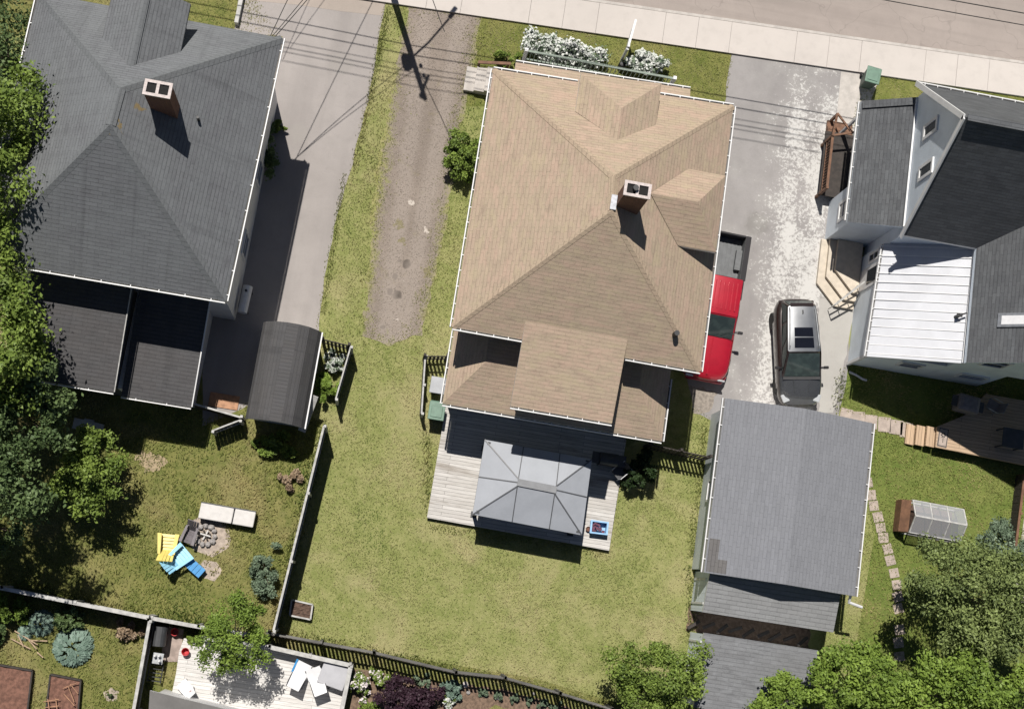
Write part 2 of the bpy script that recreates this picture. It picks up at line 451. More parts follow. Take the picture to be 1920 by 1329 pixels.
M['stone'] = matte('round_stone', (.3, .28, .27), .9, .3, 7, bmp=.5)
M['plast_green'] = matte('green_cart_plastic', (.11, .19, .14), .5, .12, 5)
M['plast_dgreen'] = matte('dark_green_cart_plastic', (.05, .075, .062), .55, .12, 5)
M['plast_white'] = matte('white_plastic', (.62, .62, .63), .45, .06, 5)
M['plast_grey'] = matte('grey_plastic', (.3, .31, .33), .5, .08, 4)
M['plast_blue'] = matte('blue_plastic', (.26, .46, .7), .4, .1, 5)
M['plast_sky'] = matte('light_blue_plastic', (.28, .56, .72), .5, .06, 4)
M['plast_dblue'] = matte('bright_blue_plastic', (.04, .24, .52), .45, .08, 4)
M['plast_yellow'] = matte('yellow_plastic', (.68, .56, .16), .5, .08, 4)
M['plast_mauve'] = matte('grey_mauve_plastic', (.15, .135, .145), .6, .15, 6)
M['plast_red'] = matte('red_plastic', (.45, .03, .035), .4, .1, 5)
M['cloth_white'] = matte('white_canvas', (.66, .66, .67), .8, .05, 4)
M['cushion'] = matte('off_white_cushion', (.55, .53, .51), .85, .06, 5)
M['tyre'] = matte('tyre_rubber', (.02, .02, .02), .85, .2, 9)
M['rim'] = matte('alloy_rim', (.5, .5, .52), .3, .05, 5, metal=.9)
M['red_paint'] = paint('red_car_paint', (.36, .008, .022), .3, .15)
M['grey_paint'] = paint('grey_car_paint', (.1, .104, .108), .22, .6)
M['sky_silver_paint'] = paint('sky_silver_car_paint', (.36, .37, .38), .3, .8)  # silver standing in for sky reflected by the crossover roof
M['car_dark'] = paint('dark_car_trim', (.018, .016, .016), .3, .0)
M['bed_liner'] = matte('ribbed_bed_liner', (.12, .125, .13), .7, .12, 6)
M['lamp_glass'] = paint('headlamp_glass', (.55, .57, .58), .1, .3)
M['tail_red'] = paint('tail_lamp_red', (.3, .01, .01), .2)
M['poly'] = newmat('frosted_panel')[0]
_b = M['poly'].node_tree.nodes['Principled BSDF']; _b.inputs['Base Color'].default_value = (.42, .43, .45, 1); _b.inputs['Roughness'].default_value = .25; _b.inputs['Alpha'].default_value = .38
M['bark'] = matte('bark', (.09, .07, .055), .95, .3, 9, bmp=.8)
M['leaf_mid'] = foliage('mid_green_leaves', (.05, .09, .016), (.25, .335, .07))
M['leaf_yel'] = foliage('yellow_green_leaves', (.065, .115, .02), (.255, .355, .065))
M['leaf_dark'] = foliage('deep_green_leaves', (.04, .075, .028), (.16, .225, .085))
M['leaf_dusty'] = foliage('dusty_green_leaves', (.055, .085, .026), (.27, .33, .115))
M['leaf_grey'] = foliage('grey_green_leaves', (.08, .12, .075), (.23, .3, .2))
M['leaf_hosta'] = foliage('blue_green_hosta_leaves', (.09, .15, .11), (.24, .33, .27))
M['leaf_purple'] = foliage('purple_leaves', (.02, .01, .016), (.06, .03, .045))
M['blossom'] = foliage('white_blossom', (.4, .44, .38), (.72, .72, .7), .1)
M['petal'] = foliage('pale_pink_petals', (.5, .4, .42), (.75, .7, .7), .1)
M['twig'] = foliage('dry_straw', (.2, .14, .09), (.42, .32, .22), .1)

# ------------------------------------------------------------------ ground
def ragged(poly, step=.35, amp=.08, seed=1):
    r = random.Random(seed); out = []
    for i in range(len(poly)):
        a, b = Vector(poly[i]), Vector(poly[(i + 1) % len(poly)])
        L = (b - a).length; k = max(1, int(L / step)); nrm = Vector((-(b - a).y, (b - a).x)) / max(L, 1e-6)
        for j in range(k):
            p = a + (b - a) * (j / k); out.append(tuple(p + nrm * r.uniform(-amp, amp)))
    return out
def sheet(name, poly, z, mat, kind='structure'):
    o = MB().face([(x, y, z) for x, y in poly]).build(name, mat); o['kind'] = kind; return o
def pix(*pts, z=0.0): return [at(x, y, z) for x, y in pts]

M['lawn_main'] = lawn('main_lawn_grass', (.205, .232, .074), (.285, .29, .115), (.39, .34, .19), .55, 3.1)
M['lawn_left'] = lawn('left_lawn_grass', (.13, .15, .042), (.215, .21, .07), (.31, .255, .13), .5, 9.4)
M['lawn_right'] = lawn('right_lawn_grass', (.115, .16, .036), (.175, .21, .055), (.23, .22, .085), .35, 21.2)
M['lawn_front'] = lawn('front_lawn_grass', (.125, .15, .036), (.19, .2, .06), (.28, .24, .1), .4, 33.2)

g = MB().face([(-400, -400, 0), (400, -400, 0), (400, 400, 0), (-400, 400, 0)]).build('ground', M['lawn_main']); g['kind'] = 'structure'
sheet('lawn', pix((-400, 700), (450, 700), (600, 790), (512, 1185), (275, 1160), (-400, 1020)), .004, M['lawn_left'])
sheet('lawn', pix((-400, 1030), (275, 1160), (505, 1190), (1000, 1270), (1500, 1420), (1500, 1900), (-400, 1900)), .004, M['lawn_left'])
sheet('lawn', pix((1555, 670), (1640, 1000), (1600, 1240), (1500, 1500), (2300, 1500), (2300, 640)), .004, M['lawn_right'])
sheet('lawn', pix((905, 20), (1375, 90), (1368, 200), (870, 200)), .004, M['lawn_front'])
sheet('lawn', pix((1600, 120), (2400, 230), (2400, 330), (1560, 220)), .004, M['lawn_front'])
sheet('lawn', pix((-400, -300), (455, -60), (440, 70), (-400, 60)), .004, M['lawn_left'])

st = [(*at(x, y), r) for x, y, r in ((762, 496, .19), (749, 489, .07), (740, 519, .13), (727, 515, .07), (731, 547, .14), (745, 553, .2), (717, 614, .1), (722, 582, .05))]
mg, n, b = asphalt('gravel', (.225, .188, .16), .12, .35, (.09, .072, .06), None, st, (.05, .042, .036))
# worn, grassy tracks between the wheels
c_old = b.inputs['Base Color'].links[0].from_socket
gp = noise(n, worldpos(n), 1.1, 5, .7, .6)
c = mixrgb(n, ramp(n, gp, .56, .74, 0, .55), c_old, (.17, .15, .07))
L0, L1, R0, R1 = [Vector((*at(*q), 0)) for q in ((762, 9), (682, 630), (905, 30), (792, 625))]
def linedist(n, p, a, b):
    d = (b - a).normalized(); nn = Vector((-d.y, d.x, 0))
    x = n.nodes.new('ShaderNodeVectorMath'); x.operation = 'DOT_PRODUCT'; n.links.new(p, x.inputs[0]); x.inputs[1].default_value = nn
    return math_(n, 'SUBTRACT', x.outputs['Value'], nn.dot(a))
wp_ = worldpos(n)
dl = linedist(n, wp_, L0, L1); dr_ = math_(n, 'MULTIPLY', linedist(n, wp_, R0, R1), -1.0)
tr1 = math_(n, 'ABSOLUTE', math_(n, 'SUBTRACT', dl, .85)); tr2 = math_(n, 'ABSOLUTE', math_(n, 'SUBTRACT', dr_, .85))
nz = noise(n, wp_, 1.6, 5, .7, .5)
for t_ in (tr1, tr2): c = mixrgb(n, ramp(n, math_(n, 'ADD', t_, math_(n, 'MULTIPLY', math_(n, 'SUBTRACT', nz, .5), .5)), .15, .5, .55, 0), c, (.285, .245, .215))
sx_ = n.nodes.new('ShaderNodeSeparateXYZ'); n.links.new(wp_, sx_.inputs[0])
db = math_(n, 'SUBTRACT', sx_.outputs[1], at(730, 645)[1])
edge = math_(n, 'MINIMUM', math_(n, 'MINIMUM', dl, dr_), math_(n, 'MULTIPLY', db, .7))
nz2 = noise(n, wp_, 4.5, 5, .75, .6)
em = ramp(n, math_(n, 'ADD', math_(n, 'ADD', edge, math_(n, 'MULTIPLY', math_(n, 'SUBTRACT', nz, .5), 1.3)), math_(n, 'MULTIPLY', math_(n, 'SUBTRACT', nz2, .5), 1.2)), -.3, .28, 1, 0)
c = mixrgb(n, em, c, mixrgb(n, ramp(n, nz2, .4, .65), (.2, .205, .07), (.29, .265, .12)))
c = spots(n, c, [(*at(771, 380), .13), (*at(798, 433), .1), (*at(745, 600), .06)], (.5, .45, .4), .8, .2)
c = spots(n, c, [(*at(748, 420), .2), (*at(755, 452), .12), (*at(800, 510), .2)], (.16, .145, .05), .6, .3)
n.links.new(c, b.inputs['Base Color'])
sheet('gravel_driveway', ragged(pix((765, 9), (905, 30), (880, 150), (862, 250), (838, 400), (818, 520), (790, 625), (730, 650), (680, 630), (690, 500), (705, 330), (735, 160)), .3, .11, 4), .008, mg)

ma, n, b = asphalt('driveway_asphalt', (.30, .275, .262), .08, .2, (.15, .14, .13), (.9, .1, 1), [(*at(640, 120), .5), (*at(560, 250), .4)], (.27, .25, .235), crack=0)
sheet('left_driveway', ragged(pix((455, -60), (740, -30), (722, 10), (690, 190), (655, 330), (632, 400), (612, 500), (597, 600), (596, 700), (380, 800), (380, 560), (530, 70), (440, 60)), .5, .035, 5), .008, ma)
mb_, n, b = asphalt('apron_asphalt', (.33, .285, .25), .08, .2)
sheet('driveway_apron', pix((430, -80), (745, -60), (716, 30), (640, 22), (560, 10), (455, 0)), .012, mb_)

mr, n, b = asphalt('right_driveway_asphalt', (.27, .256, .25), .1, .3, (.11, .1, .095), (.8, .12, 1), [(*at(1420, 420), .5)], (.2, .19, .18), crack=0)
c_old = b.inputs['Base Color'].links[0].from_socket
p = worldpos(n)
sx = n.nodes.new('ShaderNodeSeparateXYZ'); n.links.new(p, sx.inputs[0])
xs = sx.outputs[0]; ys = sx.outputs[1]
tk = lambda x0, a_, b_: ramp(n, math_(n, 'ABSOLUTE', math_(n, 'SUBTRACT', xs, x0)), a_, b_, 1, 0)
band = math_(n, 'MAXIMUM', math_(n, 'MAXIMUM', tk(15.05, .15, 1.0), tk(16.4, .15, 1.0)), math_(n, 'MULTIPLY', math_(n, 'MULTIPLY', ramp(n, xs, 13.2, 15.2), ramp(n, xs, 17.6, 16.6, 0, 1)), .78))
band = math_(n, 'MULTIPLY', band, ramp(n, ys, 24.2, 21.5, .35, 1))
wn = noise(n, p, 6.5, 8, .8, .3); wb = noise(n, p, .7, 4, .6, .3)
thr = math_(n, 'ADD', math_(n, 'MULTIPLY', band, .2), math_(n, 'MULTIPLY', math_(n, 'SUBTRACT', wb, .5), .35))
wm = ramp(n, math_(n, 'ADD', wn, thr), .64, .69, 0, .8)
wm2 = ramp(n, math_(n, 'ADD', wb, math_(n, 'MULTIPLY', band, .2)), .5, .78, 0, .42)
c = mixrgb(n, wm2, c_old, (.36, .35, .33)); c = mixrgb(n, wm, c, (.53, .52, .5))
n.links.new(c, b.inputs['Base Color'])
sheet('right_driveway', ragged(pix((1372, 100), (1620, 135), (1590, 250), (1560, 420), (1600, 480), (1590, 690), (1570, 790), (1340, 790), (1300, 770), (1285, 690), (1330, 400)), .5, .05, 6), .008, mr)
mc, n, b = asphalt('worn_concrete', (.375, .362, .34), .1, .3, (.25, .23, .2))
sheet('concrete_strip', ragged(pix((1535, 560), (1605, 560), (1582, 690), (1562, 775), (1535, 775)), .3, .05, 8), .012, mc)
sheet('concrete_path', pix((1577, 135), (1650, 145), (1632, 190), (1612, 260), (1567, 235)), .012, M['concrete'])
sheet('dirt_edge', ragged(pix((1290, 720), (1345, 735), (1330, 775), (1300, 775)), .2, .08, 9), .014, matte('gritty_dirt', (.24, .21, .18), .95, .3, 8, bmp=.4))

# street, slightly out of square with the lots
sw = lambda x, k: (x, (23.82 + .0448 * x) if k == 0 else (25.18 + .05 * x))
mroad, n, b = asphalt('street_asphalt', (.30, .26, .235), .07, .22, (.2, .17, .15), (.06, 1.6, 1), crack=.25)
road = MB().face([(-200, 25.16 - 10, .01), (200, 25.16 + 10, .01), (200, 44, .01), (-200, 24, .01)]).build('road', mroad); road['kind'] = 'structure'
mside, n, b = asphalt('sidewalk_concrete', (.475, .437, .405), .04, .12, (.4, .36, .33))
side = MB()
x = -42.0; k = 0
while x < 60:
    w = 1.45 * (2 if k % 3 == 1 else 1)
    x1 = x + w - .012
    side.prism([sw(x, 0), sw(x1, 0), sw(x1, 1), sw(x, 1)], .0, .1 + .003 * (k % 2))
    x += w; k += 1
so_ = side.build('sidewalk', mside); so_['kind'] = 'structure'
kb = MB(); kb.prism([(-60, 25.2 - 3), (60, 25.2 + 3), (60, 25.32 + 3), (-60, 25.32 - 3)], 0, .09).build('kerb', M['concrete'])['kind'] = 'structure'

# ------------------------------------------------------------------ house helpers
def hip(mb, NW, NE, SE, SW, A, B, m=0):
    """A = north ridge end, B = south ridge end"""
    mb.face([NE, NW, A], m); mb.face([SW, SE, B], m)
    mb.face([SE, NE, A, B], m); mb.face([NW, SW, B, A], m)
def caps(mb, segs, w=.26, m=0, h=.016, pitch=.46):
    for a, b in segs:
        a, b = Vector(a), Vector(b)
        d = b - a; s = Vector((d.y, -d.x, 0)).normalized() * (w / 2); dn = Vector((0, 0, -w / 2 * pitch)); u = Vector((0, 0, h))
        mb.face([a + u, b + u, b + s + dn + u, a + s + dn + u][::-1], m); mb.face([a + u, a - s + dn + u, b - s + dn + u, b + u][::-1], m)
        for k in (1, -1): mb.face([a + s * k + dn + u, b + s * k + dn + u, b + s * k + dn - u, a + s * k + dn - u], m)
def eave_band(mb, poly, t=.2, m=1, soff=True):
    """vertical fascia + soffit below an eave outline (ccw)"""
    n = len(poly)
    for i in range(n):
        a, b = Vector(poly[i]), Vector(poly[(i + 1) % n]); dz = Vector((0, 0, -t))
        mb.face([a + dz, b + dz, b, a], m)
    if soff: mb.face([(p[0], p[1], p[2] - t) for p in poly[::-1]], m)
def gutter(parent, segs, step=.62, w=.1, name='gutter'):
    """segs: (p0, p1, outward)"""
    for p0, p1, out in segs:
        g = MB()
        p0, p1 = Vector(p0), Vector(p1); o = Vector(out).normalized(); L = (p1 - p0).length; d = (p1 - p0) / L
        g.bar(p0 + o * (w - .02) + Vector((0, 0, -.05)), p1 + o * (w - .02) + Vector((0, 0, -.05)), .038, .12, 0)
        g.bar(p0 + o * (w * .45) + Vector((0, 0, -.085)), p1 + o * (w * .45) + Vector((0, 0, -.085)), w * .9 - .055, .03, 1)
        t = step * .5
        while t < L:
            q = p0 + d * t
            g.bar(q + o * .0 + Vector((0, 0, .003)), q + o * (w + .004) + Vector((0, 0, .003)), .03, .012, 0); t += step * random.uniform(.85, 1.15)
        g.build(name, [M['white'], M['gutter_in']], parent)
def walls(parent, x0, x1, y0, y1, z1, mat, name='wall', z0=0.0):
    w = MB(); w.prism([(x0, y0), (x1, y0), (x1, y1), (x0, y1)], z0, z1)
    return w.build(name, mat, parent)
def window(parent, c, axis, w, h, label=None, frame=None, fw=.09, mull=True):
    """axis: outward normal '+x','-x','+y','-y'"""
    c = Vector(c); nx = {'+x': (1, 0), '-x': (-1, 0), '+y': (0, 1), '-y': (0, -1)}[axis]
    o = Vector((nx[0], nx[1], 0)); t = Vector((-o.y, o.x, 0)); z = Vector((0, 0, 1))
    f = MB()
    for s in (-1, 1):
        f.bar(c + t * s * (w / 2) - z * (h / 2 + fw / 2) + o * .02, c + t * s * (w / 2) + z * (h / 2 + fw / 2) + o * .02, fw, .07, up=o)
        f.bar(c - t * (w / 2 - fw / 2) + z * s * (h / 2) + o * .02, c + t * (w / 2 - fw / 2) + z * s * (h / 2) + o * .02, .07, fw, up=z)
    if mull: f.bar(c - t * (w / 2 - fw / 2) + o * .022, c + t * (w / 2 - fw / 2) + o * .022, .05, .05, up=z)
    fo = f.build('window', frame or M['white'], parent, label=label)
    g = MB(); g.bar(c - t * (w / 2 - .03) + o * .008, c + t * (w / 2 - .03) + o * .008, .024, h - .04, up=z)
    g.build('pane', M['glass'], fo)
    return fo
def chimney(parent, x, y, zb, zt, sx, sy, holes=2, cap='cap_conc'):
    b = MB(); b.ext(x - sx / 2, x + sx / 2, y - sy / 2, y + sy / 2, zb, zt)
    co = b.build('chimney', M['brick'], parent)
    c = MB(); e = .04; t = .07
    X0, X1, Y0, Y1 = x - sx / 2 - e, x + sx / 2 + e, y - sy / 2 - e, y + sy / 2 + e
    hw = (sx + 2 * e - .1 * (holes + 1)) / holes
    c.ext(X0, X1, Y0, Y0 + .1, zt, zt + t); c.ext(X0, X1, Y1 - .1, Y1, zt, zt + t)
    for i in range(holes + 1):
        xx = X0 + i * (hw + .1); c.ext(xx, xx + .1, Y0 + .1, Y1 - .1, zt, zt + t)
    c.build('chimney_cap', M[cap], co)
    f = MB(); f.ext(X0 + .08, X1 - .08, Y0 + .08, Y1 - .08, zt + .002, zt + .012); f.build('flue', M['soot'], co)
    return co

# ------------------------------------------------------------------ tan roofed house (middle)
H1 = thing('house', 'two storey house with tan hipped shingle roof in the middle of the photo', 'house', (6.3, 14.4, 0))
ze = 5.6
walls(H1, 2.1, 10.5, 9.8, 19.1, 5.45, M['siding_tan'])
NW, NE, SE, SW = (1.63, 19.4, ze), (10.9, 19.72, ze), (10.92, 9.33, ze), (1.66, 9.4, ze)
RA, RB = (6.3, 15.15, 8.4), (6.42, 13.9, 8.4)
r = MB(); hip(r, NW, NE, SE, SW, RA, RB); eave_band(r, [SW, SE, NE, NW])
roof = r.build('roof', [M['tan_roof'], M['white']], H1)
cp = MB(); caps(cp, [(NW, RA), (NE, RA), (SW, RB), (SE, RB), (RA, RB)]); cp.build('hip_cap', M['tan_cap'], roof)
# north wall dormer
zd = 6.62
dW, dE, dF = 4.82, 7.86, 19.52
zr_n = lambda y: ze + (19.55 - y) * (2.8 / 4.4)
yb = 19.55 - (zd - ze) / (2.8 / 4.4)
rN = (6.42, 18.15, 7.28); yr = 19.55 - (7.28 - ze) / (2.8 / 4.4)
d = MB()
d.face([(dE, dF + .12, zd), (dW, dF - .1, zd), rN])
d.face([(dW, dF - .1, zd), (dW, yb, zd), (6.42, yr, 7.28), rN]); d.face([(dE, yb, zd), (dE, dF + .12, zd), rN, (6.42, yr, 7.28)])
d.face([(dW, dF - .1, zd - .18), (dE, dF + .12, zd - .18), (dE, dF + .12, zd), (dW, dF - .1, zd)][::-1], 1)
for X in (dW, dE): d.face([(X, yb, zd - .18), (X, dF, zd - .18), (X, dF, zd), (X, yb, zd)], 1)
d.face([(dW, dF - .1, zd - .18), (dE, dF + .12, zd - .18), (dE, yb, zd - .18), (dW, yb, zd - .18)], 1)
dm = d.build('dormer', [M['tan_roof'], M['white']], H1, label='front facing hipped roof dormer')
w = MB(); w.ext(dW + .3, dE - .3, 16.6, 19.1, 5.3, zd - .17); w.build('dormer_wall', M['siding_tan'], dm)
window(dm, (6.3, 19.11, 5.95), '+y', 1.5, 1.0) if False else None
# east wall dormer
eN, eS, eX = 16.55, 13.6, 10.7
rE = (9.62, 15.08, 7.5); zr_e = lambda x: ze + (10.91 - x) * (2.8 / 4.5)
xb = 10.91 - (zd - ze) / (2.8 / 4.5); xr = 10.91 - (7.5 - ze) / (2.8 / 4.5)
d = MB()
d.face([(eX, eS, zd), (eX, eN, zd), rE])
d.face([(eX, eN, zd), (xb, eN, zd), (xr, 15.08, 7.5), rE]); d.face([(xb, eS, zd), (eX, eS, zd), rE, (xr, 15.08, 7.5)])
d.face([(eX, eS, zd - .18), (eX, eN, zd - .18), (eX, eN, zd), (eX, eS, zd)], 1)
for Y in (eS, eN): d.face([(xb, Y, zd - .18), (eX, Y, zd - .18), (eX, Y, zd), (xb, Y, zd)], 1)
d.face([(xb, eS, zd - .18), (eX, eS, zd - .18), (eX, eN, zd - .18), (xb, eN, zd - .18)], 1)
dm2 = d.build('dormer', [M['tan_roof'], M['white']], H1, label='driveway facing hipped roof dormer')
w = MB(); w.ext(8.6, 10.5, eS + .3, eN - .3, 5.5, zd - .17); w.build('dormer_wall', M['siding_tan'], dm2)
# rear two storey wing, its roof leaving the main slope at a lower pitch
zm = 5.08
r = MB(); a, b2 = 4.23, 8.02; yj = 10.0; zj = ze + (yj - 9.37) * 2.8 / 4.53 + .012
q = [(a, 6.98, zm), (b2, 6.96, zm), (b2, yj, zj), (a, yj, zj)]
r.face(q); eave_band(r, q, .16)
rm = r.build('rear_roof', [M['tan_roof'], M['white']], H1, label='lower pitched roof over the two storey back wing')
walls(H1, 4.5, 7.75, 7.28, 9.79, zm - .17, M['siding_grey'], 'rear_wall', 2.6)
for wx_, ww_ in ((5.6, 1.5), (7.15, .8)): window(H1, (wx_, 7.27, 4.45), '-y', ww_, 1.0)
# low rear extension
zl = 3.25
r = MB(); lw, le, ls, ln = 1.84, 10.32, 6.92, 9.8; zt = 4.15
q = [(lw, ls, zl), (le, ls - .05, zl), (le, ln, zl), (lw, ln, zl)]
i1, i2 = (lw + 1.3, 8.6, zt), (le - 1.3, 8.6, zt)
r.face([q[0], q[1], i2, i1]); r.face([q[1], q[2], (le - 1.3, ln, zt), i2]); r.face([q[3], q[0], i1, (lw + 1.3, ln, zt)]); r.face([i1, i2, (le - 1.3, ln, zt), (lw + 1.3, ln, zt)])
eave_band(r, q, .18)
lo = r.build('lower_roof', [M['tan_roof'], M['white']], H1, label='low hipped roof over the single storey rear extension')
walls(H1, 2.15, 10.05, 7.3, 9.79, zl - .17, M['siding_grey'], 'extension_wall')
# front porch
zp = 3.0
r = MB(); q = [(2.55, 19.0, 3.75), (2.55, 20.92, zp), (9.66, 21.17, zp), (9.68, 19.0, 3.75)]
r.face(q[::-1]); eave_band(r, [q[1], q[0], q[3], q[2]], .16)
r.build('porch_roof', [M['tan_roof'], M['white']], H1)
p_ = MB(); p_.ext(2.75, 9.4, 19.12, 22.0, 0, .62); porch = p_.build('porch_floor', M['deck_old'], H1)
po = [MB().ext(X - .07, X + .07, 20.65, 20.79, .62, 2.86).build('porch_post', M['white'], H1) for X in (2.8, 4.9, 7.1, 9.35)]
rl = MB(); zt_ = 1.55
rl.bar((3.02, 22.1, zt_), (9.18, 22.1, zt_), .09, .07); rl.bar((3.02, 22.1, .72), (9.18, 22.1, .72), .07, .07)
x = 3.2
while x < 9.1: rl.box((x, 22.1, 1.13), (.028, .028, .76)); x += .17
M['rail_paint'] = matte('faded_green_rail_paint', (.2, .24, .2), .7, .15, 5)
rail = rl.build('porch_rail', M['rail_paint'], H1)
for X in (2.98, 9.22): MB().ext(X - .07, X + .07, 22.03, 22.17, .5, 1.68).build('rail_post', M['white'], rail)
gutter(H1, [((NW[0], NW[1], ze), (4.85, 19.5, ze), (0, 1, 0)), ((7.9, 19.62, ze), NE, (0, 1, 0)), (NE, SE, (1, 0, 0)), ((8.1, 9.36, ze), SE, (0, -1, 0)), (SW, (4.25, 9.38, ze), (0, -1, 0)), (SW, NW, (-1, 0, 0)),
            ((4.23, 6.98, zm), (8.02, 6.96, zm), (0, -1, 0)), ((lw, ls, zl), (le, ls - .05, zl), (0, -1, 0)), ((lw, ln, zl), (lw, ls, zl), (-1, 0, 0)), ((le, ls - .05, zl), (le, 9.3, zl), (1, 0, 0)),
            ((2.55, 20.92, zp), (9.66, 21.17, zp), (0, 1, 0))])
chx, chy = 7.0, 14.36
ch = chimney(H1, chx, chy, 7.4, 9.75, .86, .46)
MB().ext(chx - .66, chx - .45, chy - .42, chy + .12, 8.0, 8.45).build('flashing', M['lead'], ch)
fl = MB().tube([(chx - .08, chy + .02, 9.8), (chx - .08, chy + .02, 9.95)], .1, 12).build('flue_pipe', M['black'], ch)
x, y = at(1267, 626, 6.4); MB().tube([(x, y, 6.0), (x, y, 6.62)], .1, 12).build('vent_pipe', M['black'], H1)
x, y = at(1148, 333, 8.3)
for X in (-.28, .28): pass
window(H1, (2.09, 16.8, 4.1), '-x', .9, 1.3); window(H1, (2.09, 12.5, 4.1), '-x', .9, 1.3); window(H1, (2.09, 14.5, 1.6), '-x', 1.1, 1.3)
window(H1, (10.51, 17.6, 4.1), '+x', .9, 1.3); window(H1, (10.51, 12.0, 4.1), '+x', .9, 1.3); window(H1, (9.3, 19.11, 4.1), '+y', .9, 1.3); window(H1, (3.4, 19.11, 4.1), '+y', .9, 1.3)
window(H1, (5.5, 7.29, 1.5), '-y', 1.4, 1.2); window(H1, (8.9, 7.29, 1.5), '-y', .9, 1.0)
dr = MB().ext(3.1, 4.0, 7.24, 7.3, .42, 2.4).build('door', M['white'], H1); MB().ext(3.85, 3.9, 7.18, 7.24, 1.3, 1.42).build('handle', M['steel'], dr)
# concrete steps by the porch side
s_ = MB(); x, y = at(905, 155)
for i in range(3): s_.ext(x - .75 + i * .42, x - .33 + i * .42, y - .55, y + .5, .0, .2 + .18 * i)
tag(s_.build('front_steps', M['concrete'], origin=(x, y, 0)), 'pale concrete steps climbing to the porch of the tan roofed house', 'steps')
x, y = at(930, 122, .5)
tag(MB().bar((x - .75, y - .05, .55), (x + .6, y + .12, .62), .12, .07).bar((x - .7, y - .05, 0), (x - .7, y - .05, .55), .09, .09, up=(0, 1, 0)).bar((x + .5, y + .1, 0), (x + .5, y + .1, .6), .09, .09, up=(0, 1, 0)).build('handrail', M['wood_brown'], origin=(x, y, 0)), 'short brown wooden handrail at the corner of the front porch', 'handrail')

# ------------------------------------------------------------------ charcoal hip roofed house (left)
H2 = thing('house', 'white house with charcoal hipped roof and twin flue chimney on the left', 'house', (-10.7, 14, 0))
ze = 5.9
X0, X1, Y0, Y1 = -15.1, -6.33, 8.9, 18.95
walls(H2, X0 + .4, X1 - .38, Y0 + .4, Y1 - .4, 5.75, M['siding_white'])
NW, NE, SE, SW = (X0, Y1, ze), (X1 + .1, Y1, ze), (X1 - .1, Y0, ze), (X0, Y0, ze)
RA, RB = (-10.74, 14.8, 9.25), (-10.8, 13.5, 9.25)
r = MB(); hip(r, NW, NE, SE, SW, RA, RB); eave_band(r, [SW, SE, NE, NW])
mx_ = at(262, 200, 8.9); mxx = at(330, 197, 8.0)
M['dark_roof_moss'] = shingle('charcoal_shingles_with_moss', (.15, .155, .164), (.108, .11, .118), (.165, .175, .182), blot=.5, streak=.3, patch=.8, line=.3, moss=[(*mx_, .2, 8.95), (*mxx, .1, 8.1), (-10.75, 13.45, .26, 9.2), (-10.55, 13.2, .12, 9.05)])
roof2 = r.build('roof', [M['dark_roof_moss'], M['white']], H2)
cp = MB(); caps(cp, [(NW, RA), (NE, RA), (SW, RB), (SE, RB), (RA, RB)], .34, pitch=.56); cp.build('hip_cap', M['dark_cap'], roof2)
sl_n = (9.25 - ze) / (Y1 - 14.8)
zr_, zee, xc, hw_ = 8.3, 7.35, -10.8, 1.37
yr = Y1 - (zr_ - ze) / sl_n; ye = Y1 - (zee - ze) / sl_n
d = MB(); yf = Y1 + .05
d.face([(xc, yr, zr_), (xc, yf, zr_), (xc - hw_, yf, zee), (xc - hw_, ye, zee)][::-1]); d.face([(xc, yf, zr_), (xc, yr, zr_), (xc + hw_, ye, zee), (xc + hw_, yf, zee)][::-1])
t = .14
d.face([(xc - hw_, yf, zee), (xc, yf, zr_), (xc, yf, zr_ - t), (xc - hw_, yf, zee - t)], 1); d.face([(xc, yf, zr_), (xc + hw_, yf, zee), (xc + hw_, yf, zee - t), (xc, yf, zr_ - t)], 1)
for s in (-1, 1):
    d.face([(xc + s * hw_, ye, zee - t), (xc + s * hw_, yf, zee - t), (xc + s * hw_, yf, zee), (xc + s * hw_, ye, zee)], 1)
    d.face([(xc, yr, zr_ - t), (xc, yf, zr_ - t), (xc + s * hw_, yf, zee - t), (xc + s * hw_, ye, zee - t)], 1)
dm = d.build('dormer', [M['dark_roof'], M['dark_cap']], H2)
w = MB(); w.hexa([(xc - 1.1, 16.2, 5.9), (xc + 1.1, 16.2, 5.9), (xc + 1.1, 18.7, 5.9), (xc - 1.1, 18.7, 5.9)], [(xc - 1.1, 16.2, 7.4), (xc + 1.1, 16.2, 7.4), (xc + 1.1, 18.7, 7.4), (xc - 1.1, 18.7, 7.4)]); w.build('dormer_wall', M['siding_white'], dm)
cp = MB(); caps(cp, [((xc, yr, zr_), (xc, yf, zr_))], .32); cp.build('ridge_cap', M['dark_cap'], dm)
gutter(H2, [(NE, SE, (1, 0, 0)), (SE, SW, (0, -1, 0)), (SW, NW, (-1, 0, 0))], 1.0, .1)
x, y = at(296, 168, 9.9); chimney(H2, x, y, 7.4, 9.9, .84, .47)
x, y = at(372, 224, 7.5); MB().tube([(x, y, 7.0), (x, y, 7.72)], .05, 10).build('vent_pipe', M['black'], H2)
for yy in (11.2, 12.9): window(H2, (X1 - .37, yy, 4.3), '+x', .7, 1.2)
window(H2, (X1 - .37, 16.8, 4.2), '+x', .8, 1.3); window(H2, (X1 - .37, 15, 1.6), '+x', .9, 1.2); window(H2, (X1 - .37, 12, 1.6), '+x', .9, 1.2)
MB().ext(-7.6, -7.3, 9.2, 9.3, 4.4, 4.75).build('vent', M['black'], H2)
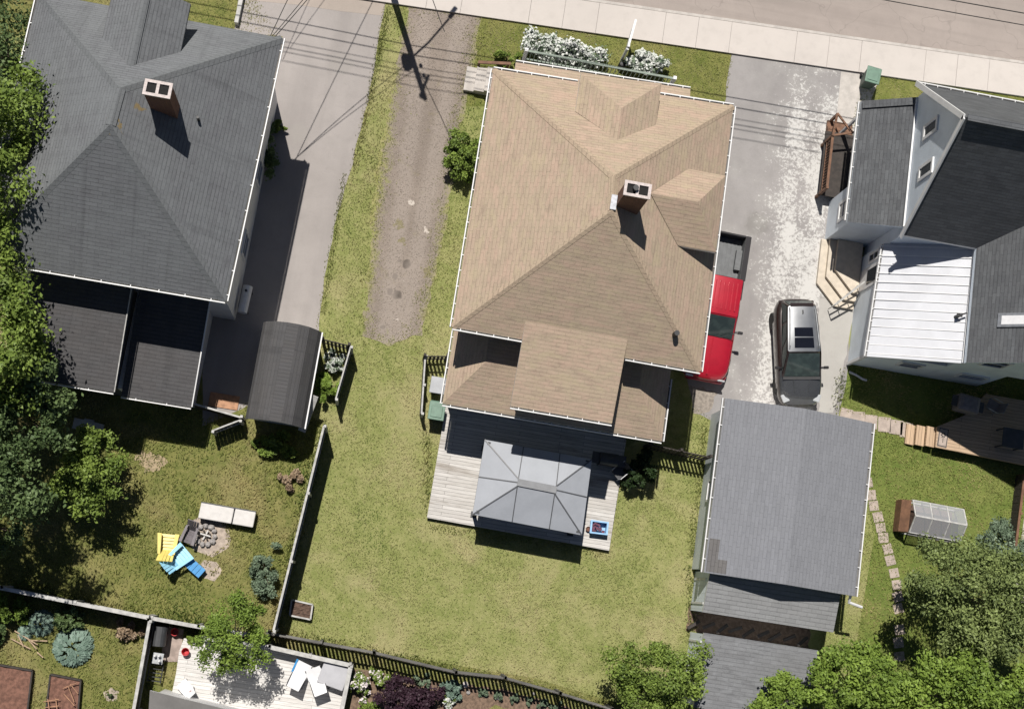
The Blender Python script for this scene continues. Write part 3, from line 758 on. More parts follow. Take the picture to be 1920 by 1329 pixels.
# lean-to roofs behind
def leanto(xa, xb, ys, yn, zs, zn, nm, lab):
    r = MB(); q = [(xa, ys, zs), (xb, ys, zs), (xb, yn, zn), (xa, yn, zn)]; r.face(q); eave_band(r, q, .14)
    o = r.build(nm, [M['lean_dark'], M['white']], H2, label=lab); return o
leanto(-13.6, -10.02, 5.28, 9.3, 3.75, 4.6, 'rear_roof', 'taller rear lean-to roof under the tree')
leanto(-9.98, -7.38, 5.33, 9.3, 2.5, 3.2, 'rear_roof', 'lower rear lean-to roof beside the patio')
walls(H2, -13.4, -10.2, 5.6, 9.3, 3.6, M['siding_shaded'], 'rear_wall'); walls(H2, -10.19, -7.6, 5.6, 9.3, 2.36, M['siding_white'], 'rear_wall')
gutter(H2, [((-13.6, 5.28, 3.75), (-10.02, 5.28, 3.75), (0, -1, 0)), ((-9.98, 5.33, 2.5), (-7.38, 5.33, 2.5), (0, -1, 0))], 1.1, .08, 'rear_gutter')
MB().bar((-9.99, 5.3, 3.78), (-9.99, 9.3, 4.63), .035, .05).build('barge_board', M['wood_cap'], H2); MB().bar((-7.35, 5.35, 2.52), (-7.35, 9.3, 3.22), .04, .07).build('barge_board', M['siding_white'], H2)
window(H2, (-12, 5.59, 2.2), '-y', 1.0, 1.0); window(H2, (-8.8, 5.59, 1.4), '-y', 1.0, 1.0)

# ------------------------------------------------------------------ pale blue house (right)
H3 = thing('house', 'pale blue house with steep dark gables and a white metal lean-to roof on the right', 'house', (20.5, 16, 0))
zc = 4.9; yS, yN, xg = 16.1, 22.35, 18.28; pk = (xg, 19.2, 9.75)
w = MB()
gx = 18.55
w.face([(gx, 16.35, 0), (gx, 22.05, 0), (gx, 22.05, 5.0), (gx, 19.2, 9.55), (gx, 16.35, 5.0)][::-1])
w.face([(30, 16.35, 0), (30, 22.05, 0), (30, 22.05, 5.0), (30, 19.2, 9.55), (30, 16.35, 5.0)])
w.face([(gx, 16.35, 0), (30, 16.35, 0), (30, 16.35, 5), (gx, 16.35, 5)]); w.face([(gx, 22.05, 0), (30, 22.05, 0), (30, 22.05, 5), (gx, 22.05, 5)][::-1])
w.build('wall', M['siding_blue'], H3)
r = MB(); t = .16
for (ya, s) in ((yS, 1), (yN, -1)):
    q = [(xg, ya, zc), (31, ya, zc), (31, 19.2, 9.75), (xg, 19.2, 9.75)]
    if s < 0: q = [q[1], q[0], q[3], q[2]]
    lo_ = [(a, b, c - t) for a, b, c in q]
    r.face(q); r.face(lo_[::-1], 1)
    r.face([lo_[0], lo_[1], q[1], q[0]], 1); r.face([q[0], q[3], lo_[3], lo_[0]] if s > 0 else [q[1], q[2], lo_[2], lo_[1]], 1)
roof3 = r.build('roof', [M['slate_roof'], M['white']], H3)
MB().bar((xg + .1, 19.2, 9.77), (31, 19.2, 9.77), .25, .04).build('ridge_cap', M['slate_roof'], roof3)
for ya in (yS - .06, yN + .06): MB().bar((xg - .02, ya, zc - .1), (xg - .02, 19.2, 9.71), .06, .22).build('barge_board', M['white'], roof3)
gutter(H3, [((xg, yN, zc), (31, yN, zc), (0, 1, 0))], .6)
for (px_, py_) in ((1746, 241), (1737, 319)):
    z_ = 6.1
    for _ in range(30):
        x, y = at(px_, py_, z_); z_ += (x - gx) / .42 * .5
    window(H3, (gx - .01, y, z_), '-x', .5, 1.2, fw=.13, mull=False)
# wing
r = MB(); wx0, wxr, wx1, wy = 21.28, 24.8, 28.3, 11.55; wz, wr = 4.9, 8.42
vy = lambda z: yS + (z - zc) * (3.1 / 4.85)
r.face([(wx0, wy, wz), (wxr, wy, wr), (wxr, vy(wr), wr), (wx0, vy(wz), wz)][::-1]); r.face([(wxr, wy, wr), (wx1, wy, wz), (wx1, vy(wz), wz), (wxr, vy(wr), wr)][::-1])
for a, b in (((wx0, wy, wz), (wxr, wy, wr)), ((wxr, wy, wr), (wx1, wy, wz))):
    r.face([a, b, (b[0], b[1], b[2] - .2), (a[0], a[1], a[2] - .2)][::-1], 1)
for X in (wx0, wx1): r.face([(X, wy, wz - .2), (X, vy(wz), wz - .2), (X, vy(wz), wz), (X, wy, wz)], 1)
wing = r.build('wing_roof', [M['slate_roof'], M['siding_blue']], H3)
w = MB(); w.prism([(21.5, 11.8), (24.0, 11.8), (24.0, 16.34), (21.5, 16.34)], 0, 5.0)
w.prism([(24.0, 11.8), (28.1, 11.8), (28.1, 16.34), (24.0, 16.34)], 2.7, 5.0); w.face([(21.5, 11.8, 5), (28.1, 11.8, 5), (24.8, 11.8, 8.25)]); w.build('wing_wall', M['siding_blue'], H3)
window(H3, (22.6, 11.79, 4.6), '-y', .9, 1.0); window(H3, (23.0, 11.79, 1.7), '-y', 1.1, .6)
k_ = MB(); zz = lambda x: wz + (x - wx0) * (wr - wz) / (wxr - wx0)
xa, xb_, ya, yb_ = 22.0, 22.95, 12.92, 13.46
k_.hexa([(xa + .05, ya, zz(xa) - .05), (xb_ + .05, ya, zz(xb_) - .05), (xb_ + .05, yb_, zz(xb_) - .05), (xa + .05, yb_, zz(xa) - .05)], [(xa, ya, zz(xa) + .1), (xb_, ya, zz(xb_) + .1), (xb_, yb_, zz(xb_) + .1), (xa, yb_, zz(xa) + .1)])
sk = k_.build('skylight', M['steel'], wing)
MB().face([(xa + .1, ya + .1, zz(xa + .1) + .106), (xb_ - .08, ya + .1, zz(xb_ - .08) + .106), (xb_ - .08, yb_ - .1, zz(xb_ - .08) + .106), (xa + .1, yb_ - .1, zz(xa + .1) + .106)]).build('pane', M['plast_white'], sk)
# white metal lean-to
r = MB(); mz0, mz1 = 2.75, 4.5; q = [(18.15, 11.62, mz0), (21.42, 11.6, mz1), (21.46, 16.34, mz1), (18.38, 16.34, mz0)]
r.face(q); eave_band(r, q, .14); mw = r.build('metal_roof', [M['metal_white'], M['white']], H3)
rb = MB(); y = 11.75
while y < 16.3: rb.bar((18.2, y, mz0 + .03), (21.38, y, mz1 + .004), .03, .014); y += .37
rb.bar((21.36, 11.6, mz1 + .03), (21.4, 16.3, mz1 + .03), .16, .05)
rb.build('roof_seam', M['white'], mw)
x, y = at(1797, 592, 4.5); v = MB(); v.tube([(x, y, 4.1), (x, y, 4.6)], .07, 10); v.bar((x, y, 4.58), (x + .25, y + .12, 4.7), .06, .05); v.box((x, y, 4.61), (.22, .12, .04)); v.build('vent_pipe', M['black'], mw)
walls(H3, 18.36, 21.49, 11.8, 16.34, mz0 - .13, M['siding_blue'], 'lean_to_wall')
MB().prism([(18.37, 11.81), (21.49, 11.81), (21.49, 16.3), (18.37, 16.3)], mz0 - .12, mz0 - .08).build('ceiling', M['white'], mw)
MB().bar((18.36, 11.79, 0), (18.36, 11.79, 2.6), .12, .12, up=(0, 1, 0)).build('corner_board', M['white'], H3)
gutter(H3, [((18.15, 11.62, mz0), (18.38, 16.3, mz0), (-1, 0, 0))], .45, .11, 'lean_to_gutter')
window(H3, (20.3, 11.79, 1.9), '-y', .9, .7)
dr = MB().ext(18.31, 18.36, 14.75, 15.65, .55, 2.55).build('door', M['white'], H3); MB().ext(18.295, 18.315, 14.9, 15.5, 1.4, 2.35).build('pane', M['glass'], dr)
window(H3, (18.35, 16.0, 1.9), '-x', .35, 1.0)
# closed porch with dark shingles along the west gable
r = MB(); q = [(16.62, 16.8, 3.2), (18.56, 16.62, 4.35), (18.56, 22.05, 4.35), (16.66, 21.95, 3.2)]
r.face(q); eave_band(r, q, .16); pr = r.build('porch_roof', [M['slate_roof'], M['siding_blue']], H3)
r = MB(); r.bar((18.5, 16.62, 4.38), (18.5, 22.0, 4.38), .07, .05); r.build('flashing', M['white'], pr)
MB().bar((16.7, 21.75, 3.3), (18.45, 21.85, 4.36), .3, .05).build('ridge_cap', M['slate_roof'], pr)
gutter(H3, [((16.62, 16.85, 3.2), (16.66, 21.9, 3.2), (-1, 0, 0))], .6, .12, 'porch_gutter')
w = MB(); w.hexa([(16.8, 16.9, 0), (18.54, 16.9, 0), (18.54, 18.6, 0), (16.8, 18.6, 0)], [(16.8, 16.9, 3.1), (18.54, 16.9, 4.1), (18.54, 18.6, 4.1), (16.8, 18.6, 3.1)]); w.build('porch_wall', M['siding_blue'], H3)
window(H3, (16.79, 17.65, 2.05), '-x', .75, .9, fw=.13)
MB().ext(16.82, 16.92, 21.55, 21.65, 0, 3.05).build('porch_post', M['white'], H3)
w = MB(); w.ext(17.5, 18.54, 18.6, 21.9, 0, 3.4); w.build('porch_wall', M['siding_blue'], H3)
# brown porch landing and rails
L = thing('porch_landing', 'brown stained wooden landing and rails under the pale blue house porch', 'landing', (16.9, 20, 0))
MB().ext(16.15, 17.49, 18.65, 21.5, .45, .55).build('floor', M['wood_dark'], L)  # floor colour darkened to carry the shadow of rail and roof
rr = MB(); rr.bar((16.2, 18.68, 1.4), (16.2, 21.0, 1.4), .1, .07); rr.bar((16.2, 18.68, .75), (16.2, 21.0, .75), .06, .06)
for i in range(18): rr.box((16.2, 18.75 + i * .13, 1.05), (.03, .03, .7))
rr.build('side_rail', M['wood_brown'], L)
rr = MB(); rr.bar((16.2, 21.0, 1.42), (16.45, 22.2, .9), .09, .07); rr.bar((17.0, 21.2, 1.5), (16.45, 22.2, .92), .08, .06); rr.bar((16.2, 21.0, 1.4), (17.45, 21.4, 1.5), .08, .06); rr.build('step_rail', M['wood_brown'], L)
for X, Y in ((16.2, 18.7), (16.2, 21.0), (17.4, 21.42), (16.45, 22.15)): MB().ext(X - .05, X + .05, Y - .05, Y + .05, 0, 1.5 if Y < 22 else .95).build('post', M['wood_brown'], L)
MB().ext(16.3, 17.4, 21.5, 21.85, 0, .3).ext(16.3, 17.4, 21.85, 22.15, 0, .15).build('step', M['wood_brown'], L)
# wrap-around steps at the side door
M['pale_step'] = matte('pale_painted_step', (.5, .44, .36), .8, .1, 4)
S = thing('entry_steps', 'pale chamfered steps at the side door of the pale blue house', 'steps', (17.3, 15, 0))
for i, (o_, z1) in enumerate(((0, .18), (.3, .36), (.6, .54))):
    X_, Y_ = 16.62 + o_, 14.1 + o_
    MB().prism([(X_, 16.88), (X_, Y_ + .85), (X_ + .85, Y_), (18.3, Y_), (18.3, 16.88)], 0.0 if i == 0 else z1 - .18, z1, 0).build('step', M['pale_step'], S)
rr = MB(); rr.bar((18.2, 15.0, 1.45), (17.25, 13.95, .95), .06, .05); rr.bar((18.2, 15.0, 1.0), (17.25, 13.95, .5), .05, .04)
for t_ in np.linspace(0, 1, 4): rr.tube([(18.2 - .95 * t_, 15 - 1.05 * t_, .4 - .3 * t_), (18.2 - .95 * t_, 15 - 1.05 * t_, 1.44 - .5 * t_)], .018, 6)
rr.build('handrail', M['wood_cap'], S)

q = [at3(*p, .05) for p in ((1592, 697), (1605, 703), (1618, 711), (1625, 713))]
tag(MB().tube(q, .05, 8).build('drain_pipe', M['plast_white'], origin=q[0]), 'pale drain pipe lying on the shaded grass at the corner of the pale blue house', 'pipe')

# ------------------------------------------------------------------ garage and sheds
G = thing('garage', 'large detached garage with light grey shingle roof and pale walls', 'garage', (15.6, 5.6, 0))
gx0, gx1, gy0, gy1, gz = 12.66, 18.6, 2.24, 8.98, 2.9
walls(G, gx0 + .22, gx1 - .3, gy0 + .18, gy1 - .25, gz - .1, M['siding_grey'])
r = MB(); gm, gr = 15.65, 3.6; t = .14
A = [(gx0, gy0, gz), (gm, gy0, gr), (gm, gy1, gr), (gx0, gy1, gz)]; B = [(gm, gy0, gr), (gx1, gy0, gz), (gx1, gy1, gz), (gm, gy1, gr)]
for q in (A, B):
    r.face(q); r.face([(a, b, c - t) for a, b, c in q[::-1]], 1)
    for i, j in ((0, 1), (1, 2), (2, 3), (3, 0)):
        if abs(q[i][0] - gm) < .01 and abs(q[j][0] - gm) < .01: continue
        r.face([(q[i][0], q[i][1], q[i][2] - t), (q[j][0], q[j][1], q[j][2] - t), q[j], q[i]], 1)
rg = r.build('roof', [M['grey_roof'], M['white']], G)
w = MB()
for Y, s in ((gy0 + .19, 1), (gy1 - .26, -1)):
    q = [(gx0 + .23, Y, gz - .1), (gx1 - .31, Y, gz - .1), (gm, Y, gr - .16)]; w.face(q if s > 0 else q[::-1])
w.build('gable', M['siding_grey'], G)
pm = shingle('replaced_shingles', (.13, .125, .125), (.11, .105, .105), (.14, .135, .13), blot=.2)
p_ = MB()
zz = lambda x: gz + (x - gx0) * (gr - gz) / (gm - gx0)
for x0, x1, y0, y1 in ((12.72, 13.1, 2.3, 3.55), (13.1, 13.45, 2.3, 2.8)): p_.face([(x0, y0, zz(x0) + .012), (x1, y0, zz(x1) + .012), (x1, y1, zz(x1) + .012), (x0, y1, zz(x0) + .012)])
p_.build('roof_patch', pm, rg, label='darker patch of replaced shingles')
gutter(G, [((gx0, gy1, gz), (gx0, gy0, gz), (-1, 0, 0)), ((gx1, gy0, gz), (gx1, gy1, gz), (1, 0, 0))], .7, .12)
dr = MB().ext(13.6, 17.6, gy1 - .26, gy1 - .2, .03, 2.3).build('garage_door', M['plast_white'], G)
window(G, (gx0 + .21, 5.5, 1.5), '-x', .8, .7)
x, y = at(1610, 1128, 2.3); MB().tube([(gx1 - .1, gy0 + .05, 2.75), (gx1 - .05, gy0 - .25, 2.5), (gx1 + .55, gy0 - .35, 2.3)], .06, 8).build('downpipe', M['plast_white'], G)

def shed(lab, x0, x1, y0, y1, zn, zs, mat, wallmat, ov=.15):
    T = thing('shed', lab, 'shed', ((x0 + x1) / 2, (y0 + y1) / 2, 0))
    r = MB(); q = [(x0, y0, zs), (x1, y0, zs), (x1, y1, zn), (x0, y1, zn)]; r.face(q); eave_band(r, q, .12)
    r.build('roof', [mat, M['white']], T)
    w = MB(); w.hexa([(x0 + ov, y0 + ov, 0), (x1 - ov, y0 + ov, 0), (x1 - ov, y1 - .05, 0), (x0 + ov, y1 - .05, 0)], [(x0 + ov, y0 + ov, zs - .13), (x1 - ov, y0 + ov, zs - .13), (x1 - ov, y1 - .05, zn - .13), (x0 + ov, y1 - .05, zn - .13)])
    w.build('wall', wallmat, T)
    for yy in (y0 + .3, y1 - .4): MB().ext(x0 + ov - .03, x0 + ov, yy, yy + .08, .05, zs - .15).build('corner_board', M['white'], T)
    return T
shed('grey shingled lean-to shed attached behind the large garage', 13.0, 18.2, .78, 2.4, 2.5, 2.1, M['lean_roof'], M['siding_bluev'], .03)
shed('low shed with mottled patchwork shingles nearest the bottom edge', 13.1, 17.6, -2.78, .02, 2.3, 2.1, M['patch_roof'], M['siding_bluev'], .03)
sheet('dirt_patch', ragged([(12.95, .0), (18.0, .0), (18.0, 1.0), (12.95, 1.0)], .2, .05, 21), .009, M['mulch'])
x, y = at(1320, 1165); W = MB()
for i in range(9): W.bar((12.95 + i * .55, .1 + .1 * (i % 2), .25 + .2 * (i % 3)), (13.4 + i * .55, .45, .3 + .2 * (i % 2)), .12, .1)
tag(W.build('timber_stack', M['wood_dark'], origin=(15, .3, 0)), 'stack of old dark timber between the two grey sheds', 'timber')

T = thing('shed', 'charcoal barrel roofed shed beside the left paved driveway', 'shed', (-4.3, 7.2, 0))
prof = [(-5.42, 1.75), (-5.3, 2.05), (-4.92, 2.42), (-4.45, 2.62), (-4.0, 2.62), (-3.6, 2.42), (-3.28, 2.0), (-3.15, 1.7)]
r = MB(); y0, y1 = 5.3, 9.1
top = [[(x, y, z) for x, z in prof] for y in (y0, y1)]
for i in range(len(prof) - 1): r.face([top[0][i + 1], top[0][i], top[1][i], top[1][i + 1]][::-1])
for i in range(len(prof) - 1): r.face([(prof[i][0], y, prof[i][1] - .07) for y in (y0, y1)] + [(prof[i + 1][0], y, prof[i + 1][1] - .07) for y in (y1, y0)], 1)
for y, s in ((y0, 1), (y1, -1)):
    for i in range(len(prof) - 1):
        q = [(prof[i][0], y, prof[i][1] - .09), (prof[i + 1][0], y, prof[i + 1][1] - .09), (prof[i + 1][0], y, prof[i + 1][1]), (prof[i][0], y, prof[i][1])]; r.face(q if s > 0 else q[::-1], 1)
rs = r.build('roof', [M['shed_roof'], M['wood_cap']], T)
w = MB(); w.loft([[(x, y, z - .09) for x, z in ([(-5.25, .1)] + [(max(-5.25, min(-3.3, x)), z) for x, z in prof] + [(-3.3, .1)])] for y in (5.5, 8.95)]); w.build('wall', M['siding_white'], T)
MB().ext(-4.7, -3.9, 8.95, 9.0, .1, 1.9).build('door', M['siding_grey'], T)
MB().bar((-3.13, y0, 1.68), (-3.13, y1, 1.68), .05, .1).build('trim', M['white'], rs)

# ------------------------------------------------------------------ fences
def fence(lab, pts, h, style='board', mats=('wood_grey', 'wood_cap'), post=2.4, cap=.1, group=None, name='fence', cat='fence'):
    """pts: plan points"""
    T = thing(name, lab, cat, (*pts[0], 0), group=group)
    pan, rail = MB(), MB(); posts = []
    for a, b in zip(pts, pts[1:]):
        a, b = Vector((*a, 0)), Vector((*b, 0)); d = b - a; L = d.length; d.normalize(); nn = Vector((-d.y, d.x, 0))
        if style == 'board':
            t = 0
            while t < L - .02:
                w = min(.145, L - t); hh = h - .03 + random.uniform(-.015, .015)
                c = a + d * (t + w / 2) + nn * random.uniform(-.006, .006)
                pan.box((c.x, c.y, hh / 2 + .02), (w - .006, .022, hh), math.atan2(d.y, d.x)); t += .145
        else:
            t = 0.02
            while t < L - .05:
                w = .09; hh = h + random.uniform(-.02, .03)
                c = a + d * (t + w / 2) + nn * random.uniform(-.005, .005)
                pan.box((c.x, c.y, hh / 2 + .02), (w, .02, hh), math.atan2(d.y, d.x)); t += .155
        za = h if style == 'board' else h - .22
        rail.bar(a + nn * .03 + Vector((0, 0, za)), b + nn * .03 + Vector((0, 0, za)), cap, .045)
        rail.bar(a + nn * .035 + Vector((0, 0, .35)), b + nn * .035 + Vector((0, 0, .35)), .045, .09)
        k = max(1, round(L / post))
        for i in range(k + 1): posts.append(a + d * (L * i / k) + nn * .07)
    pan.build('panel', M[mats[0]], T); rail.build('rail', M[mats[1]], T)
    for p in posts: MB().ext(p.x - .05, p.x + .05, p.y - .05, p.y + .05, 0, h + .06).build('post', M[mats[1]], T)
    return T
fence('long weathered board fence between the main lawn and the left yard', [at(606, 798, 2.0), at(511, 1182, 2.0)], 2.0, 'board', cap=.08)
fence('dark picket fence along the bottom edge of the main lawn', [at(506, 1186), at(700, 1222), at(850, 1258), at(940, 1268), at(1040, 1296), at(1135, 1325), at(1300, 1375)], 1.45, 'picket', ('wood_dark', 'wood_grey'), 2.5, .06)
fence('pale capped board fence behind the hosta bed at the left edge', [at(-120, 1078, 1.5), at(3, 1104, 1.5), at(276, 1159, 1.5)], 1.5, 'board', post=3.2, cap=.13)
fence('pale capped board fence running down beside the covered grill', [at(279, 1164, 1.5), at(248, 1335, 1.5), at(232, 1430, 1.5)], 1.5, 'board', cap=.12)
fence('rough old grey fence under the small yellow green tree', [at(284, 1160, 1.2), at(372, 1176, 1.2), at(500, 1196, 1.2)], 1.2, 'board', ('wood_dark', 'wood_cap'), cap=.14)
fence('short dark picket fence beside the barrel roofed shed', [at(604, 636, 1.3), at(654, 648, 1.3)], 1.3, 'picket', ('wood_dark', 'wood_dark'), 1.2, .05)
T = fence('greenish wooden gate leaf standing open beside the flower patch', [at(656, 650, 1.4), at(628, 748, 1.4)], 1.4, 'board', ('wood_grey', 'wood_cap'), 2.5, .05, name='gate', cat='gate')
fence('short black picket fence joining the tan roofed house and green cart', [at(797, 668, 1.2), at(840, 668, 1.2)], 1.2, 'picket', ('wood_dark', 'wood_dark'), 1.2, .05)
fence('low board fence screening the light green cart by the house', [at(796, 668, 1.0), at(789, 775, 1.0)], 1.0, 'board', ('wood_grey', 'wood_cap'), 1.2, .06)
fence('black picket fence across the gap between house and garage', [at(1222, 834, 1.5), at(1333, 858, 1.5)], 1.5, 'picket', ('wood_dark', 'wood_dark'), 1.6, .06)
fence('low light trimmed lattice fence behind the left house patio', [at(362, 758, 1.0), at(452, 784, 1.0)], 1.0, 'board', ('wood_dark', 'wood_cap'), 1.3, .07)
fence('open green wooden garden gate at the corner of the left yard', [at(450, 786, 1.1), at(398, 806, 1.1)], 1.1, 'board', ('wood_grey', 'wood_cap'), 1.2, .05, name='gate', cat='gate')
fence('brown board fence at the right edge beside the greenhouse', [at(1920, 890, .7), at(1902, 1034, .7), at(1885, 1160, .7)], .7, 'board', ('wood_dark', 'wood_brown'), 2, .1)
sheet('concrete_path', pix((1926, 930), (2000, 930), (2000, 1200), (1893, 1160), (1910, 1040)), .012, M['concrete'])
fence('grey capped plank railing around the pale wooden deck', [at(380, 1198, 1.0), at(505, 1214, 1.0), at(656, 1248, 1.0), at(636, 1345, 1.0)], 1.0, 'board', ('wood_dark', 'wood_cap'), 1.6, .16, name='deck_rail', cat='railing')
e0, e1 = at(458, -20), at(444, 48); tag(MB().bar((*e0, .15), (*e1, .15), .16, .3).build('border_timber', M['wood_cap'], origin=(*e1, 0)), 'pale timber edging between the front lawn and left paved driveway', 'edging')
q0, q1 = at(590, 742, 1.5), at(565, 806, .9); tag(MB().bar((*q0, 1.5), (*q1, .5), .3, .05).build('plank', M['wood_cap'], origin=(*q1, 0)), 'wide pale plank leaning against the barrel roofed shed', 'plank')

# ------------------------------------------------------------------ decks, gazebo
D = thing('deck', 'weathered grey wooden deck behind the tan roofed house', 'deck', (5.8, 4.9, 0))
dk = MB(); P_ = [(2.07, 2.78), (9.42, 2.62), (9.5, 7.25), (2.1, 7.25)]
dk.prism(P_, .16, .25); dk.build('deck_boards', M['deck_old'], D)
MB().prism([(2.12, 2.84), (9.36, 2.68), (9.44, 7.2), (2.15, 7.2)], .0, .159).build('skirt', M['wood_dark'], D)
GZ = thing('gazebo', 'grey hardtop gazebo with raised ridge cap standing on the deck', 'gazebo', (5.8, 4.4, .25))
ez, tz = 2.15, 2.68
SWg, SEg, NEg, NWg = [at3(*p, ez) for p in ((886, 964), (1091, 1003), (1110, 861), (909, 824))]
M['gaz_cap'] = matte('gazebo_cap_metal', (.17, .175, .185), .5, .1, 4)
c0, c1, c2, c3 = [at3(*p, tz - .06) for p in ((970, 911), (1040, 925), (1043, 911), (972, 897))]
r = MB()
for q in ((SWg, SEg, c1, c0), (SEg, NEg, c2, c1), (NEg, NWg, c3, c2), (NWg, SWg, c0, c3)): r.face(q)
eave_band(r, [SWg, SEg, NEg, NWg], .09, 1)
gr_ = r.build('roof', [M['gaz_metal'], M['gaz_rib']], GZ)
lerp = lambda a, b, t: tuple(Vector(a).lerp(Vector(b), t))
up3 = lambda p, h=.012: (p[0], p[1], p[2] + h)
for a, b in ((SWg, c0), (SEg, c1), (NEg, c2), (NWg, c3)): MB().bar(up3(a), up3(b), .045, .03).build('rib', M['gaz_rib'], gr_)
for e0_, e1_, k0, k1 in ((SWg, SEg, c0, c1), (NWg, NEg, c3, c2)):
    for t in (.36, .70): MB().bar(up3(lerp(e0_, e1_, t)), up3(lerp(k0, k1, (t - .36) / .34)), .035, .025).build('rib', M['gaz_rib'], gr_)
for e0_, e1_, k0, k1 in ((SWg, NWg, c0, c3), (SEg, NEg, c1, c2)): MB().bar(up3(lerp(e0_, e1_, .5)), up3(lerp(k0, k1, .5)), .04, .03).build('rib', M['gaz_rib'], gr_)
cc = (Vector(c0) + Vector(c2)) / 2
cap_ = MB(); dx = (Vector(c1) - Vector(c0)).normalized(); an = math.atan2(dx.y, dx.x)
cap_.box((cc.x, cc.y, tz - .02), (1.52, .27, .05), an); cap_.build('ridge_cap', M['gaz_cap'], gr_)
for a in (SWg, SEg, NEg, NWg):
    v = Vector(a); k = (cc - v); k.z = 0; k.normalize(); q = v + k * .22
    MB().ext(q.x - .06, q.x + .06, q.y - .06, q.y + .06, .25, ez + .05).build('post', M['dark_metal'], GZ)
    MB().ext(q.x - .12, q.x + .12, q.y - .12, q.y + .12, .25, .29).build('foot', M['dark_metal'], GZ)
D2 = thing('deck', 'pale whitish wooden deck in the neighbour garden at the bottom left', 'deck', (*at(480, 1270), 0))
MB().prism(pix((345, 1196), (505, 1214), (652, 1250), (622, 1420), (270, 1420), (322, 1300), (330, 1262), (336, 1220), z=.3), .18, .3).build('deck_boards', M['deck_old2'], D2)
AW = thing('house', 'corner of a grey roofed house at the bottom edge', 'house', (*at(380, 1340), 0))
q = [at3(*p, 2.9) for p in ((281, 1294), (272, 1440), (620, 1500), (600, 1372))]
r = MB(); r.face(q); eave_band(r, q, .18); r.build('roof', [M['plast_grey2'] if 'plast_grey2' in M else matte('grey_felt_roof', (.13, .125, .12), .9, .1, 2), M['white']], AW)
w = MB(); w.prism([(a + (.15 if i in (0, 1) else -.15), b + (-.15 if i in (0, 3) else .15)) for i, (a, b, _) in enumerate(q)], 0, 2.7); w.build('wall', M['siding_white'], AW)

# right hand garden deck
RD = thing('deck', 'new brown wooden deck in the shade behind the pale blue house', 'deck', (*at(1830, 800), 0))
z_ = .62
a0 = at(1757, 800, z_); a1 = at(1754, 838, z_); a2 = at(1865, 864, z_)
ux = Vector((1, -.02)); 
MB().prism([a1, (a2[0] + 6, a2[1] - .12), (a2[0] + 6, 11.4), (24.2, 11.4), (24.2, 11.45), (a0[0] + 1.2, 10.4), a0], z_ - .14, z_).build('deck_boards', M['wood_new'], RD)  # board tone lowered to deepen the shade over this deck
MB().prism([(a1[0] + .06, a1[1] + .06), (a2[0] + 5.9, a2[1] - .05), (a2[0] + 5.9, 11.3), (24.2, 11.3), (a0[0] + 1.2, 10.3), (a0[0] + .06, a0[1])], 0, z_ - .15).build('skirt', M['wood_dark'], RD)
for i in range(3):
    zz_ = .47 - .155 * i
    X1 = a1[0] - .37 * i; MB().prism([(X1 - .37, a1[1] + .02), (X1 - .012, a1[1]), (X1 - .012, a0[1] - .02), (X1 - .37, a0[1])], zz_ - .13, zz_).build('step', M['wood_newv'], RD)
mx, my = at(1768, 820, z_ + .01)
mt = MB(); mt.box((mx, my, z_ + .012), (.42, .8, .02), -.05); MT = mt.build('doormat', M['slab'], origin=(mx, my, z_)); tag(MT, 'doormat with dark border and dark flower figure on the deck', 'doormat')
pm_ = MB()
for s in (-1, 1): pm_.box((mx + s * .18, my, z_ + .026), (.03, .74, .006), -.05); pm_.box((mx, my + s * .36, z_ + .026), (.36, .03, .006), -.05)
for a in range(6): pm_.box((mx + .075 * math.cos(a * 1.047), my + .1 + .075 * math.sin(a * 1.047), z_ + .027), (.07, .05, .006), a * 1.047)
pm_.box((mx, my - .12, z_ + .027), (.02, .2, .005)); pm_.build('pattern', M['black'], MT)

# paving
def stones(name, lab, cat, pts, sx, sy, z, mat, group, rot=0.0):
    first = None
    for i, (px_, py_) in enumerate(pts):
        x, y = at(px_, py_)
        if first is None:
            first = MB().box((0, 0, z / 2), (sx, sy, z), 0).build(name, mat, bevel=.015); o = first
        else: o = dup(first)
        o.location = (x, y, .004); o.rotation_euler = (0, 0, rot + random.uniform(-.12, .12)); o.scale = (random.uniform(.93, 1.05), random.uniform(.92, 1.05), 1)
        tag(o, lab, cat, group)
stones('stepping_stone', 'square beige stepping stone in the curved row right of the garage', 'stepping stone', [(1627, 905), (1633, 928), (1638, 948), (1646, 969), (1651, 989), (1656, 1008), (1664, 1029), (1669, 1050), (1676, 1074), (1681, 1096), (1683, 1118), (1684, 1140), (1686, 1180), (1684, 1204), (1686, 1230)], .42, .4, .03, M['slab'], 'stepping stones beside the garage', .33)
stones('paving_slab', 'grey beige concrete slab in the path to the new wooden deck', 'paving slab', [(1586, 780), (1609, 785), (1633, 791), (1658, 796), (1680, 801), (1699, 806)], .55, .62, .035, M['slab'], 'slabs leading to the wooden deck', -.03)
stones('paving_block', 'pale concrete block lying on the grass under the big left tree', 'block', [(148, 795), (166, 796), (184, 803)], .4, .42, .1, M['concrete'], 'concrete blocks by the left tree', .0)
x, y = at(420, 752); tag(MB().box((x, y, .03), (1.15, .55, .05), .0).build('paver_patch', M['brick_pave'], origin=(x, y, 0)), 'sunlit patch of orange pavers beside the barrel roofed shed', 'pavers')
x, y = at(320, 1190); tag(MB().prism(pix((305, 1172), (345, 1178), (337, 1240), (303, 1240)), .005, .035).build('paver_path', matte('pink_grey_pavers', (.3, .24, .21), .9, .2, 4), origin=(x, y, 0)), 'pinkish paver path between the covered grill and pale deck', 'pavers')

